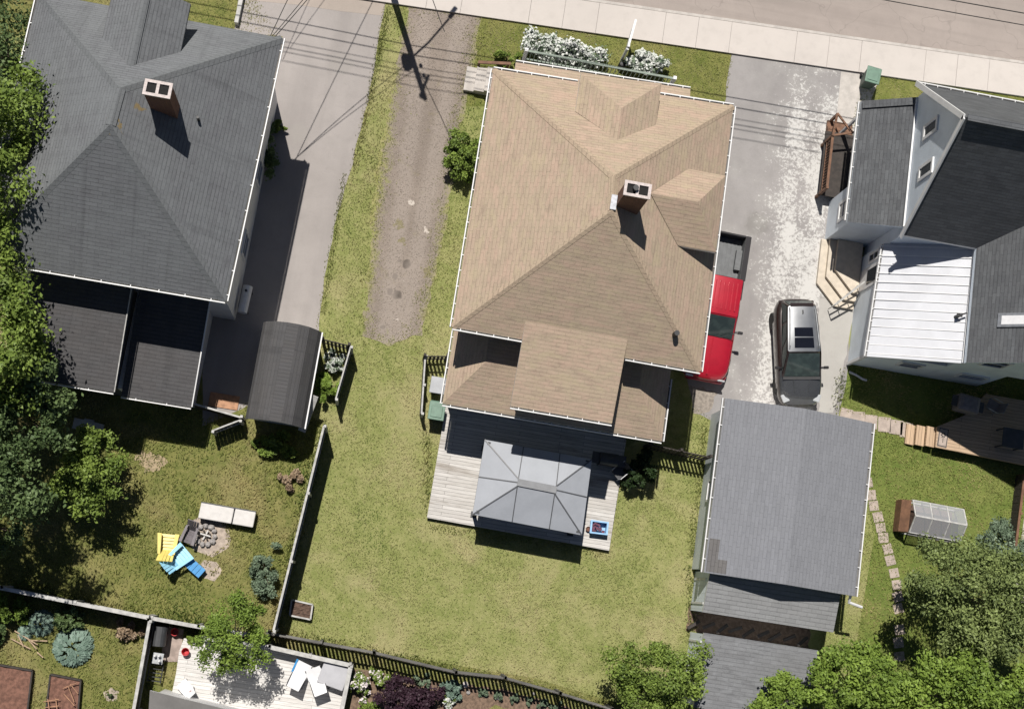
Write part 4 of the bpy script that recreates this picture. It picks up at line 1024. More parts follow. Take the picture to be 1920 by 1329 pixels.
# ------------------------------------------------------------------ vehicles
def lerp3(a, b, t): return Vector(a).lerp(Vector(b), t)
def hull_ring(y, w, zb, zs, zt, wt):
    """closed cross-section of a car body at station y"""
    return [Vector(p) for p in ((-w * .86, y, zb), (-w * .98, y, zb + .14), (-w, y, (zb + zs) / 2), (-w * .97, y, zs), (-wt, y, zt - .02), (-wt * .5, y, zt), (0, y, zt + .012),
                                (wt * .5, y, zt), (wt, y, zt - .02), (w * .97, y, zs), (w, y, (zb + zs) / 2), (w * .98, y, zb + .14), (w * .86, y, zb))]
def quadpanel(mb, q, iu, iv, off, m=0):
    """inset copy of quad q (a b c d), pushed outward"""
    a, b, c, d = [Vector(p) for p in q]
    P = lambda u, v: (a.lerp(b, u)).lerp(d.lerp(c, u), v)
    n = (b - a).cross(d - a).normalized() * off
    nu, nv = 6, 4
    g = [[P(iu + (1 - 2 * iu) * i / nu, iv + (1 - 2 * iv) * j / nv) + n * (1 + .6 * math.sin(math.pi * i / nu)) for i in range(nu + 1)] for j in range(nv + 1)]
    for j in range(nv):
        for i in range(nu): mb.face([g[j][i], g[j][i + 1], g[j + 1][i + 1], g[j + 1][i]], m)
def cabin(T, lo, hi, mats, glassparts, roofm=0):
    """lo/hi: (y_front, y_rear, half_w_front, half_w_rear, z)"""
    L = [Vector((-lo[2], lo[0], lo[4])), Vector((lo[2], lo[0], lo[4])), Vector((lo[3], lo[1], lo[4])), Vector((-lo[3], lo[1], lo[4]))]
    U = [Vector((-hi[2], hi[0], hi[4])), Vector((hi[2], hi[0], hi[4])), Vector((hi[3], hi[1], hi[4])), Vector((-hi[3], hi[1], hi[4]))]
    mb = MB()
    n = 6
    def ring(t):
        bul = math.sin(min(1, t) * math.pi / 2)
        return [L[i].lerp(U[i], t) for i in range(4)]
    rings = [ring(0), ring(.5), ring(1)]
    for a, b in zip(rings, rings[1:]):
        for i in range(4):
            j = (i + 1) % 4; mb.face([a[i], a[j], b[j], b[i]])
    # crowned roof
    top = rings[-1]; nu, nv = 6, 8
    def R(u, v):
        p = top[0].lerp(top[1], u).lerp(top[3].lerp(top[2], u), v); p = p.copy(); p.z += .055 * math.sin(math.pi * u) ** .6 * (.35 + .65 * math.sin(math.pi * v) ** .5); return p
    for j in range(nv):
        for i in range(nu): mb.face([R(i / nu, j / nv), R((i + 1) / nu, j / nv), R((i + 1) / nu, (j + 1) / nv), R(i / nu, (j + 1) / nv)], roofm)
    mb.build('cabin', mats, T, local=True, smooth=True, bevel=.05)
    gp = MB(); quadpanel(gp, [L[0], L[1], U[1], U[0]], .045, .05, .02); gp.build('windshield', M['windshield'], T, local=True, smooth=True)
    gp = MB(); quadpanel(gp, [L[2], L[3], U[3], U[2]], .07, .12, .02); gp.build('rear_window', M['car_glass'], T, local=True, smooth=True)
    for s, (i, j) in ((1, (1, 2)), (-1, (3, 0))):
        for k in range(glassparts):
            u0, u1 = k / glassparts, (k + 1) / glassparts
            a, b = L[i].lerp(L[j], u0), L[i].lerp(L[j], u1); c, d = U[i].lerp(U[j], u1), U[i].lerp(U[j], u0)
            gp = MB(); quadpanel(gp, [a, b, c, d], .06, .14, .018); gp.build('side_window', M['car_glass'], T, local=True)
    return R
def wheel(T, x, y, r=.36, w=.24):
    wm = MB(); wm.lathe([(r * .62, -w / 2), (r * .95, -w / 2), (r, -w / 2 + .04), (r, w / 2 - .04), (r * .95, w / 2), (r * .62, w / 2)], (x, y, r), 24, axis='x')
    wo = wm.build('wheel', M['tyre'], T, local=True, smooth=False)
    rm = MB(); s = 1 if x > 0 else -1
    rm.lathe([(r * .6, -.05 * s), (r * .58, .08 * s), (.05, .1 * s), (.02, .1 * s)], (x, y, r), 20, axis='x')
    rm.build('rim', M['rim'], wo, local=True)
def mirror(T, x, y, z, mat):
    mb = MB(); s = 1 if x > 0 else -1
    mb.box((x + s * .1, y, z), (.2, .12, .15)); mb.bar((x - s * .14, y, z - .05), (x + s * .06, y, z - .02), .09, .07)
    mb.build('mirror', mat, T, local=True, bevel=.03)

# red pickup: front towards -Y
fr = at(1343, 716, .6); re = at(1370, 436, 1.1)
rx = at(1392, 540, 1.05)[0]
TL = re[1] - fr[1]
tx = rx - .93
TR = thing('pickup_truck', 'red pickup truck with an open dark bed half under the tan eave', 'pickup truck', (tx, (re[1] + fr[1]) / 2, .012), math.radians(-1.5))
h = TL / 2; W = .95
bm_ = MB()
bm_.loft([hull_ring(y, w, zb, zs, zt, wt) for y, w, zb, zs, zt, wt in (
    (-h - .02, .5, .45, .66, .78, .42), (-h + .08, .74, .38, .74, .89, .62), (-h + .4, .93, .33, .82, .99, .8), (-h + 1.0, W, .33, .88, 1.06, .82), (-h + 1.75, W, .33, .93, 1.11, .82), (-h + 1.9, W, .33, .95, 1.12, .82),
    (0.6, W, .33, .98, 1.1, .82), (h - 1.98, W, .33, .98, 1.1, .85))])
bm_.build('body', M['red_paint'], TR, local=True, smooth=True, subsurf=1)
hc = MB(); hc.bar((0, -h + .18, .985), (0, -h + 1.7, 1.155), .05, .03); hc.build('hood_crease', M['red_paint'], TR, local=True, smooth=False, bevel=.012)
R = cabin(TR, (-h + 1.72, h - 1.98, .84, .84, 1.1), (-h + 2.55, h - 2.06, .72, .73, 1.72), M['red_paint'], 2)
rb = MB()
for k in range(7): x = -.54 + k * .18; rb.bar((x, -h + 2.75, 1.768 + .0), (x, h - 2.25, 1.768), .05, .02)
rb.build('roof_ridge', M['red_paint'], TR, local=True, bevel=.008)
b0, b1 = h - 1.94, h - .02
bd = MB(); bd.ext(-.74, .74, b0 + .04, b1 - .06, .55, .6); bd.build('bed_floor', M['bed_liner'], TR, local=True)
rg_ = MB()
for k in range(9): rg_.ext(-.66 + k * .165 - .03, -.66 + k * .165 + .03, b0 + .06, b1 - .1, .6, .615)
for s in (-1, 1): rg_.ext(s * .74, s * .5, (b0 + b1) / 2 - .45, (b0 + b1) / 2 + .4, .6, .82)
rg_.build('bed_ribs', M['bed_liner'], TR, local=True)
for s in (-1, 1):
    sd = MB(); sd.ext(s * .76, s * .95, b0, b1, .42, 1.08); sd.build('bed_side', M['red_paint'], TR, local=True, bevel=.04)
    MB().ext(s * .735, s * .759, b0 + .05, b1 - .09, .61, 1.08).build('bed_liner', M['bed_liner'], TR, local=True)
    MB().ext(s * .735, s * .96, b0 + .02, b1, 1.081, 1.13).build('bed_rail', M['car_dark'], TR, local=True, bevel=.012)
    MB().ext(s * .5, s * .82, -h + .02, -h + .1, .62, .82).build('headlight', M['lamp_glass'], TR, local=True, bevel=.03)
    MB().ext(s * .82, s * .955, b1 - .03, b1 + .02, .7, 1.05).build('tail_light', M['tail_red'], TR, local=True)
    mirror(TR, s * .95, -h + 2.05, 1.22, M['car_dark'])
tg = MB(); tg.ext(-.76, .76, b1 - .08, b1 + .01, .45, 1.12); tg.build('tailgate', M['car_dark'], TR, local=True, bevel=.02)
MB().ext(-.76, .76, b0 - .02, b0 + .05, .5, 1.12).build('bed_front', M['car_dark'], TR, local=True)
MB().ext(-.88, .88, h, h + .14, .42, .58).build('rear_bumper', M['steel'], TR, local=True, bevel=.03)
fb = MB(); fb.loft([[(x, y, z) for x, z in ((-.9 * k, .4), (.9 * k, .4), (.9 * k, .62), (-.9 * k, .62))] for y, k in ((-h - .06, .82), (-h + .3, 1.03))]); fb.build('front_bumper', M['red_paint'], TR, local=True, bevel=.05)
for sx in (-.84, .84):
    for y in (-h + 1.0, h - 1.1): wheel(TR, sx, y)
wp = MB()
for s in (-.1, .55): wp.bar((s - .3, -h + 1.74, 1.14), (s + .25, -h + 1.98, 1.3), .03, .02)
wp.build('wiper', M['black'], TR, local=True)

M['car_shade_brown'] = paint('shaded_brown_car_paint', (.03, .02, .018), .25, .3)  # dark tone carrying the shade and dark reflections on sides and tail
# crossover, silver sky sheen painted on its roof: front towards -Y, nose turned slightly east
f1 = Vector((*at(1508, 756, .85), 0)); r1 = Vector((*at(1491, 560, 1.2), 0))
dv = f1 - r1; L = dv.length + .15; ang = math.atan2(dv.y, dv.x) + math.pi / 2
mid = (f1 + r1) / 2
SV = thing('crossover_car', 'silver grey crossover car with a dark glass sunroof', 'car', (mid.x, mid.y, .014), ang * .75)
h = L / 2; W = .94
bm_ = MB()
bm_.loft([hull_ring(y, w, zb, zs, zt, wt) for y, w, zb, zs, zt, wt in (
    (-h, .62, .38, .62, .7, .5), (-h + .1, .76, .3, .7, .84, .62), (-h + .35, .88, .26, .78, .94, .72), (-h + .8, W, .25, .86, 1.01, .76), (-h + 1.15, W, .25, .92, 1.05, .78), (-h + 1.4, W, .25, .96, 1.06, .8),
    (0, W, .25, .99, 1.08, .82), (h - .9, W, .26, 1.0, 1.1, .8), (h - .4, .88, .3, .98, 1.1, .7), (h - .12, .74, .36, .92, 1.05, .58), (h, .58, .42, .8, .92, .46))])
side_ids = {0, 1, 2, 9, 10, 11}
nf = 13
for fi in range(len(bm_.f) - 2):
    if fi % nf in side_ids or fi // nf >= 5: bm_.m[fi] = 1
bm_.build('body', [M['grey_paint'], M['car_shade_brown']], SV, local=True, smooth=True, subsurf=1)
R = cabin(SV, (-h + 1.12, h - .14, .82, .66, 1.04), (-h + 2.08, h - .46, .69, .58, 1.6), [M['car_shade_brown'], M['sky_silver_paint']], 3, 1)
sr = MB()
for v0, v1 in ((.08, .3), (.325, .52)):
    nu = 6
    for i in range(nu):
        u0, u1 = .2 + .6 * i / nu, .2 + .6 * (i + 1) / nu
        dz = Vector((0, 0, .012)); sr.face([R(u0, v0) + dz, R(u1, v0) + dz, R(u1, v1) + dz, R(u0, v1) + dz])
sr.build('sunroof', M['black_glass'], SV, local=True)
for s in (0.05, .95):
    a = MB(); a.tube([R(s, .05) + Vector((0, 0, .0)), R(s, .12) + Vector((0, 0, .07)), R(s, .88) + Vector((0, 0, .07)), R(s, .96) + Vector((0, 0, .0))], .022, 8); a.build('roof_rail', M['steel'], SV, local=True)
MB().box(R(.5, .86) + Vector((0, 0, .03)), (.04, .14, .06)).build('antenna', M['black'], SV, local=True)
for s in (-1, 1):
    hl = MB(); hl.box((s * .66, -h + .3, .83), (.3, .34, .1), s * -.35); hl.build('headlight', M['lamp_glass'], SV, local=True, bevel=.04)
    MB().box((s * .66, h - .16, .86), (.16, .12, .22)).build('tail_light', M['car_shade_brown'], SV, local=True, bevel=.03)
    mirror(SV, s * .93, -h + 1.5, 1.12, M['car_dark'])
for x in (-.3, .3): MB().bar((x, -h + .5, .975), (x * 1.15, -h + 1.12, 1.062), .04, .03).build('hood_crease', M['grey_paint'], SV, local=True, bevel=.012)
gb = MB(); gb.box((0, -h + .03, .52), (1.1, .1, .34)); gb.build('grille', M['car_dark'], SV, local=True, bevel=.03)
MB().ext(-.48, .48, h - .5, h - .34, 1.585, 1.625).build('rear_spoiler', M['car_shade_brown'], SV, local=True, bevel=.02)
for sx in (-.82, .82):
    for y in (-h + .88, h - .85): wheel(SV, sx * .97, y, .35)
MB().ext(-.78, .78, -h + 1.02, -h + 1.14, 1.03, 1.075).build('cowl', M['black'], SV, local=True)

# ------------------------------------------------------------------ carts, bins, furniture
def cart(lab, x, y, rot, h=1.02, col='plast_green', dark='plast_dgreen', w=.58, d=.64):
    T = thing('wheelie_cart', lab, 'garbage cart', (x, y, 0), rot)
    b = MB(); k = .8
    b.hexa([(-w / 2 * k, -d / 2 * k, .06), (w / 2 * k, -d / 2 * k, .06), (w / 2 * k, d / 2 * k, .06), (-w / 2 * k, d / 2 * k, .06)], [(-w / 2, -d / 2, h - .08), (w / 2, -d / 2, h - .08), (w / 2, d / 2, h - .08), (-w / 2, d / 2, h - .08)])
    b.build('bin', M[dark], T, local=True, bevel=.03)
    l = MB(); l.box((0, 0, h - .03), (w + .06, d + .08, .06)); l.box((0, -.04, h + .01), (w - .14, d - .2, .035)); l.build('lid', M[col], T, local=True, bevel=.02)
    MB().tube([(-w / 2, d / 2 + .06, h - .08), (w / 2, d / 2 + .06, h - .08)], .018, 8).build('handle', M[dark], T, local=True)
    for s in (-1, 1): MB().lathe([(.03, -.03), (.11, -.03), (.11, .03), (.03, .03)], (s * (w / 2 - .02), d / 2 - .02, .11), 16, axis='x').build('wheel', M['tyre'], T, local=True)
    return T
x, y = at(1638, 141, 1.02); cart('dark green wheelie cart with pale lid at the sidewalk by the pale blue house', x, y, -.1)
x, y = at(819, 770, .95); cart('light green wheelie cart standing beside the back corner of the tan roofed house', x, y, .0, .95, 'plast_green', 'plast_green')
x, y = at(821, 722, .9); T = thing('recycling_bin', 'grey lidded bin between black pickets and the light green cart', 'bin', (x, y, 0))
MB().hexa([(x - .2, y - .22, 0), (x + .2, y - .22, 0), (x + .2, y + .22, 0), (x - .2, y + .22, 0)], [(x - .27, y - .3, .84), (x + .27, y - .3, .84), (x + .27, y + .3, .84), (x - .27, y + .3, .84)]).build('bin', M['plast_grey'], T, bevel=.03); MB().box((x, y, .87), (.6, .66, .06)).build('lid', M['plast_grey'], T, bevel=.02)

x, y = at(459, 560, .9); T = thing('fuel_tank', 'white fuel tank on legs beside the shaded wall of the left house', 'tank', (x, y, 0), -.03)
MB().loft([[(.24 * math.cos(a), yy, .75 + .3 * math.sin(a)) if abs(yy) < .5 else (.19 * math.cos(a), yy, .75 + .25 * math.sin(a)) for a in np.linspace(0, 2 * math.pi, 17)[:-1]] for yy in (-.54, -.5, .5, .54)]).build('tank_body', M['plast_white'], T, local=True, smooth=False)
for sx in (-.15, .15):
    for sy in (-.4, .4): MB().ext(sx - .02, sx + .02, sy - .02, sy + .02, 0, .6).build('leg', M['dark_metal'], T, local=True)
MB().lathe([(.05, 1.03), (.05, 1.12), (.02, 1.13)], (0, .3, 0), 12).build('filler_cap', M['dark_metal'], T, local=True)

def adirondack(lab, x, y, rot, mat, foot=None):
    T = thing('garden_chair', lab, 'garden chair', (x, y, 0), rot)
    s = MB()
    for k in range(5): yy = .28 - k * .125; s.bar((-.27, yy, .36 - k * .028), (.27, yy, .36 - k * .028), .119, .03, up=(0, .22, 1))
    s.build('seat', M[mat], T, local=True)
    b = MB()
    for k in range(5):
        t = k - 2; b.bar((t * .112, -.25, .24), (t * .125, -.68, .98 - .035 * t * t), .108, .028, up=(0, .9, .5))
    b.bar((-.25, -.42, .52), (.25, -.42, .52), .06, .03, up=(0, .9, .5)); b.build('backrest', M[mat], T, local=True)
    for sg in (-1, 1):
        a = MB(); a.hexa([(sg * .27 - .05, -.42, .54), (sg * .27 + .05, -.42, .54), (sg * .33 + .08, .36, .56), (sg * .33 - .08, .36, .56)], [(sg * .27 - .05, -.42, .57), (sg * .27 + .05, -.42, .57), (sg * .33 + .08, .36, .59), (sg * .33 - .08, .36, .59)]); a.build('arm', M[mat], T, local=True)
        MB().bar((sg * .3, .28, 0), (sg * .3, .28, .55), .1, .035, up=(0, 1, 0)).build('leg', M[mat], T, local=True)
        MB().bar((sg * .25, .3, .34), (sg * .25, -.62, .03), .035, .12).build('leg', M[mat], T, local=True)
    return T
x, y = at(315, 1018, .4); adirondack('yellow plastic slatted garden chair near the stone fire pit', x, y, math.radians(4), 'plast_yellow')
x, y = at(338, 1043, .4); adirondack('light blue plastic slatted garden chair near the stone fire pit', x, y, math.radians(-40), 'plast_sky')
x, y = at(355, 1004, .4); adirondack('grey mauve plastic slatted garden chair closest to the fire pit', x, y, math.radians(170), 'plast_mauve').scale = (.75, .85, .9)
x, y = at(366, 1064, .3); T = thing('footstool', 'bright blue footstool in front of the light blue garden chair', 'footstool', (x, y, 0), math.radians(-32))
st_ = MB()
for k in range(4): st_.box((-.27 + k * .18, 0, .33), (.165, .4, .03))
st_.build('seat', M['plast_dblue'], T, local=True)
for sx in (-.28, .28):
    for sy in (-.15, .15): MB().ext(sx - .03, sx + .03, sy - .03, sy + .03, 0, .31).build('leg', M['plast_dblue'], T, local=True)

x, y = at(426, 965, .45); T = thing('outdoor_bench', 'low outdoor bench with two off white cushions near the fire pit', 'bench', (x, y, 0), math.radians(-1))
for cx, wd in ((-.42, 1.28), (.66, .8)): MB().box((cx, 0, .43), (wd, .62, .12)).build('cushion', M['cushion'], T, local=True, bevel=.04)
fr_ = MB(); fr_.ext(-1.06, 1.06, -.31, .31, .3, .36); fr_.ext(-1.06, 1.06, .29, .33, .3, .5); fr_.build('frame', M['dark_metal'], T, local=True)
for sx in (-1.0, .2, 1.0):
    for sy in (-.27, .27): MB().ext(sx - .03, sx + .03, sy - .03, sy + .03, 0, .3).build('leg', M['dark_metal'], T, local=True)

x, y = at(386, 1003); T = thing('fire_pit', 'ring of rough stones around a fire pit on a sandy patch', 'fire pit', (x, y, 0))
def rock(c, r, seed):
    rr = random.Random(seed); mb = MB(); n1, n2 = 7, 5; rings = []
    for j in range(n2):
        ph = -math.pi / 2 + math.pi * (j + .5) / n2
        rings.append([Vector(c) + Vector((math.cos(2 * math.pi * i / n1) * math.cos(ph), math.sin(2 * math.pi * i / n1) * math.cos(ph), math.sin(ph) * .75)) * r * rr.uniform(.8, 1.15) for i in range(n1)])
    return mb.loft(rings)
for i in range(11):
    a = i * 2 * math.pi / 11; rock((x + .36 * math.cos(a), y + .36 * math.sin(a), .09), random.uniform(.1, .13), i).build('stone', M['stone'], T)
for i in range(4):
    a = i * .9 + .3; MB().tube([(x - .2 * math.cos(a), y - .2 * math.sin(a), .06 + .03 * i), (x + .2 * math.cos(a), y + .2 * math.sin(a), .12 + .02 * i)], .035, 7).build('log', M['cushion'] if i % 2 else M['pole_wood'], T)
sheet('dirt_patch', ragged([(x + .85 * math.cos(a) + .1, y + .75 * math.sin(a)) for a in np.linspace(0, 6.28, 16)[:-1]], .2, .12, 12), .008, M['sand'])
x, y = at(395, 1068); sheet('dirt_patch', ragged([(x + .4 * math.cos(a), y + .4 * math.sin(a)) for a in np.linspace(0, 6.28, 12)[:-1]], .15, .1, 13), .008, M['sand'])

x, y = at(1126, 988, .9); T = thing('tub', 'blue plastic tub of dark things on the weathered deck', 'tub', (x, y, .25), math.radians(2))
tb = MB()
for s in (-1, 1): tb.ext(s * .33, s * .29, -.24, .24, 0, .36); tb.ext(-.29, .29, s * .24, s * .2, 0, .36)
tb.ext(-.29, .29, -.2, .2, 0, .03); tb.ext(-.36, -.29, -.26, .26, .34, .38); tb.ext(.29, .36, -.26, .26, .34, .38); tb.ext(-.29, .29, .2, .26, .341, .379); tb.ext(-.29, .29, -.26, -.2, .341, .379); tb.build('tub_shell', M['plast_blue'], T, local=True)
tb = MB()
for i in range(14): tb.box((random.uniform(-.24, .24), random.uniform(-.15, .15), .24 + random.uniform(0, .08)), (random.uniform(.08, .16), random.uniform(.06, .12), .08), random.uniform(0, 3))
tb.build('contents', matte('dark_red_contents', (.1, .03, .06), .7, .5, 9), T, local=True)
x, y = at(1104, 991, .5); tag(MB().lathe([(.07, .42), (.09, .55), (.1, .56), (.08, .55), (.06, .5)], (x, y, -.17), 14).build('flower_pot', M['brick'], origin=(x, y, .25)), 'small brown flower pot on the deck by the blue tub', 'flower pot')

def patio_chair(lab, x, y, z, rot, mat='steel', seat='plast_grey'):
    T = thing('patio_chair', lab, 'chair', (x, y, z), rot)
    MB().box((0, 0, .42), (.46, .46, .035)).build('seat', M[seat], T, local=True)
    MB().bar((0, -.24, .45), (0, -.36, .92), .44, .025, up=(0, 1, .2)).build('backrest', M[seat], T, local=True)
    for sx in (-.22, .22):
        MB().tube([(sx, .22, 0), (sx, .2, .42)], .014, 6).build('leg', M[mat], T, local=True); MB().tube([(sx, -.26, 0), (sx, -.22, .42), (sx, -.36, .94)], .014, 6).build('leg', M[mat], T, local=True)
        MB().tube([(sx, .2, .42), (sx * 1.15, .18, .64), (sx * 1.15, -.26, .66)], .016, 6).build('arm', M[mat], T, local=True)
    return T
x, y = at(1162, 884, .8); patio_chair('metal patio chair in the house shade at the right end of the deck', x, y, .25, 2.4, 'plast_white', 'dark_metal')
x, y = at(1140, 862, .8); T = thing('grill', 'black gas grill in deep shade on the weathered deck', 'grill', (x, y, .25))
def grill(T, z0, shelves=True):
    x, y = 0, 0
    MB().loft([[(xx, .24 * math.cos(a), .78 + .2 * max(0, math.sin(a))) for a in np.linspace(0, math.pi, 9)] for xx in (-.36, .36)]).build('lid', M['dark_metal'], T, local=True)
    MB().ext(-.36, .36, -.25, .25, .5, .77).build('firebox', M['black'], T, local=True)
    for s in (-1, 1):
        if shelves: MB().ext(s * .38, s * .68, -.22, .22, .74, .78).build('side_shelf', M['dark_metal'], T, local=True)
        MB().ext(s * .34, s * .3, -.22, .22, 0, .5).build('leg', M['black'], T, local=True)
grill(T, .42)
x, y = at(1815, 757, 1.4); T = thing('grill', 'grey covered grill in the shade on the new brown deck', 'grill', (x, y, .62), -.1); grill(T, .62)
MB().loft([[(.44 * sx_, .34 * sy_, z) for sx_, sy_ in ((-1, -1), (1, -1), (1, 1), (-1, 1))] for z in (.3, .95)] + [[(.3 * sx_, .2 * sy_, 1.04) for sx_, sy_ in ((-1, -1), (1, -1), (1, 1), (-1, 1))]]).build('cover', M['plast_mauve'], T, local=True, bevel=.05)  # cover colour darkened to deepen the shade it stands in
x, y = at(1856, 762, .8); patio_chair('pale folding chair in the shade right of the covered grill', x, y, .62, 1.2, 'steel', 'plast_mauve')  # seat colour darkened for the same deep shade
x, y = at(1897, 822, 1.2); T = thing('patio_table', 'square dark patio table at the right end of the shaded deck', 'table', (x, y, .62)); MB().ext(x - .45, x + .45, y - .4, y + .4, 1.3, 1.34).build('tabletop', M['dark_metal'], T)
for sx in (-.4, .4):
    for sy in (-.35, .35): MB().ext(x + sx - .025, x + sx + .025, y + sy - .025, y + sy + .025, .62, 1.3).build('leg', M['dark_metal'], T)
x, y = at(297, 1193, 1.0); T = thing('grill', 'dark grey gas grill beside the pale capped fence', 'grill', (x, y, 0), math.pi / 2 + .05); grill(T, 0, False)
x, y = at(295, 1234, .7); T = thing('side_table', 'small metal side table holding white bottles below the grill', 'table', (x, y, 0))
MB().ext(x - .2, x + .2, y - .2, y + .2, .6, .63).build('tabletop', M['steel'], T)
for sx in (-.17, .17):
    for sy in (-.17, .17): MB().ext(x + sx - .015, x + sx + .015, y + sy - .015, y + sy + .015, 0, .6).build('leg', M['steel'], T)
for i, (dx, dy) in enumerate(((-.1, .08), (.06, .1), (.1, -.08))): tag(MB().lathe([(.05, .63), (.05, .8), (.02, .84), (.02, .88)], (x + dx, y + dy, 0), 12).build('bottle', M['plast_white'], origin=(x + dx, y + dy, .63)), 'white bottle standing on the small metal side table', 'bottle', 'bottles on the side table')
x, y = at(289, 1262, .6); T = thing('wire_rack', 'thin dark metal rack leaning between fence and pale deck', 'rack', (x, y, 0))
rk = MB()
for i in range(5): rk.tube([(x - .25, y - .3 + .15 * i, .3 + .02 * i), (x + .25, y - .3 + .15 * i, .3 + .02 * i)], .015, 6)
for s in (-.25, .25): rk.tube([(x + s, y - .35, .28), (x + s, y + .35, .4)], .02, 6)
rk.build('frame', M['dark_metal'], T)
for s in (-.22, .22): MB().ext(x + s - .015, x + s + .015, y - .32, y - .29, 0, .3).build('leg', M['dark_metal'], T); MB().ext(x + s - .015, x + s + .015, y + .29, y + .32, 0, .36).build('leg', M['dark_metal'], T)
def pail(lab, px_, py_, z):
    x, y = at(px_, py_, z + .2); tag(MB().lathe([(.1, 0), (.14, .28), (.15, .29), (.13, .28), (.09, .03)], (x, y, z), 16).build('bucket', M['plast_red'], origin=(x, y, z)), lab, 'bucket')
pail('red bucket on the corner of the pale whitish deck', 348, 1221, .3); pail('red bucket on the pavers behind the gas grill', 328, 1184, .03)
x, y = at(604 + 22, 1265, .7); T = thing('deck_box', 'square grey lidded box in the corner of the pale deck', 'box', (x, y, .3), -.2)
MB().ext(-.48, .48, -.4, .4, 0, .5).build('box', M['plast_grey'], T, local=True, bevel=.03); MB().ext(-.52, .52, -.44, .44, .5, .56).build('lid', matte('pale_grey_lid', (.36, .36, .38), .5, .06, 3), T, local=True, bevel=.03)
for px_, py_, rt, lb in ((565, 1258, -.3, 'white canvas lounge chair with a blue edge beside the grey box'), (592, 1268, .5, 'white canvas lounge chair squeezed against the grey box')):
    x, y = at(px_, py_, .6); T = thing('lounge_chair', lb, 'chair', (x, y, .3), rt)
    c = MB(); c.face([(-.3, .35, .5), (-.3, -.1, .36), (.3, -.1, .36), (.3, .35, .5)]); c.face([(-.3, -.1, .36), (-.24, -.66, .82), (.24, -.66, .82), (.3, -.1, .36)]); c.face([(-.3, .35, .485), (.3, .35, .485), (.3, -.1, .345), (-.3, -.1, .345)]); c.face([(-.3, -.1, .345), (.3, -.1, .345), (.24, -.67, .8), (-.24, -.67, .8)]); c.build('sling', M['cloth_white'], T, local=True)
    if rt < 0: MB().bar((-.33, .36, .5), (-.31, -.15, .37), .07, .04).build('edge_band', M['plast_dblue'], T, local=True)
    for s in (-.29, .29): MB().tube([(s, .34, .5), (s, -.62, 0)], .018, 6).build('leg', M['dark_metal'], T, local=True); MB().tube([(s * .9, -.66, .82), (s, .3, 0)], .018, 6).build('leg', M['dark_metal'], T, local=True)
x, y = at(348, 1288, .5); T = thing('lounge_chair', 'small white chair holding a red cup on the pale deck', 'chair', (x, y, .3), .9)
c = MB(); c.ext(-.22, .22, -.2, .25, .26, .3); c.build('seat', M['cloth_white'], T, local=True); MB().bar((0, -.22, .3), (0, -.4, .7), .42, .03, up=(0, 1, .3)).build('backrest', M['cloth_white'], T, local=True)
for sx in (-.2, .2):
    for sy in (-.18, .22): MB().ext(sx - .02, sx + .02, sy - .02, sy + .02, 0, .26).build('leg', M['plast_white'], T, local=True)
x, y = at(358, 1296, .65); tag(MB().lathe([(.035, .6), (.045, .72), (.04, .72), (.03, .62)], (x, y, 0), 12).build('cup', M['plast_red'], origin=(x, y, .6)), 'red cup on the seat of the small white chair', 'cup')

# raised beds
def bed(lab, pts, h=.28, wood='wood_cap', soil='soil'):
    T = thing('raised_bed', lab, 'raised bed', (*pts[0], 0))
    f = MB(); n = len(pts)
    for i in range(n): a, b = pts[i], pts[(i + 1) % n]; f.bar((*a, h / 2), (*b, h / 2), .06, h)
    f.build('frame', M[wood], T)
    s = MB(); A, B, C, E = [Vector((*p, h - .06)) for p in pts]; nu = 10
    Z = [[A.lerp(B, i / nu).lerp(E.lerp(C, i / nu), j / nu) + Vector((0, 0, random.uniform(-.03, .03))) for i in range(nu + 1)] for j in range(nu + 1)]
    for j in range(nu):
        for i in range(nu): s.face([Z[j][i], Z[j][i + 1], Z[j + 1][i + 1], Z[j + 1][i]])
    s.build('soil', M[soil], T); return T
bed('small wooden raised bed of dark soil in the corner of the main lawn', pix((543, 1153), (582, 1161), (586, 1133), (547, 1124), z=.28), .28, 'wood_cap')
M['soil_red'] = matte('reddish_garden_soil', (.17, .085, .06), .95, .3, 8, bmp=.8)
bed('large raised bed of reddish soil at the bottom left corner', pix((-60, 1380), (45, 1380), (60, 1257), (-60, 1236), z=.3), .3, 'wood_dark', 'soil_red')
bed('raised bed of reddish soil with trellis sticks lying on it', pix((80, 1380), (142, 1380), (151, 1275), (94, 1264), z=.3), .3, 'wood_dark', 'soil_red')
def sticks(lab, pts, z, mat='wood_new', r=.02, name='trellis'):
    s = MB(); o = at(*pts[0][0], z)
    for a, b in pts: s.tube([(*at(*a, z), z + random.uniform(0, .05)), (*at(*b, z), z + random.uniform(.05, .15))], r, 6)
    tag(s.build(name, M[mat], origin=(*o, z)), lab, name)
sticks('bundle of orange brown trellis sticks on the reddish raised bed', [((118, 1290), (146, 1279)), ((120, 1300), (140, 1322)), ((128, 1285), (140, 1315)), ((82, 1315), (112, 1310)), ((85, 1326), (112, 1322)), ((90, 1310), (94, 1329)), ((105, 1308), (108, 1329)), ((132, 1282), (147, 1300))], .33, 'brick_pave', .018)
sticks('broken pale wooden trellis lying on the grass by the hostas', [((28, 1182), (72, 1208)), ((22, 1197), (58, 1216)), ((34, 1190), (46, 1212)), ((48, 1192), (70, 1216)), ((58, 1200), (90, 1201)), ((70, 1222), (82, 1232))], .08, 'wood_new', .025)

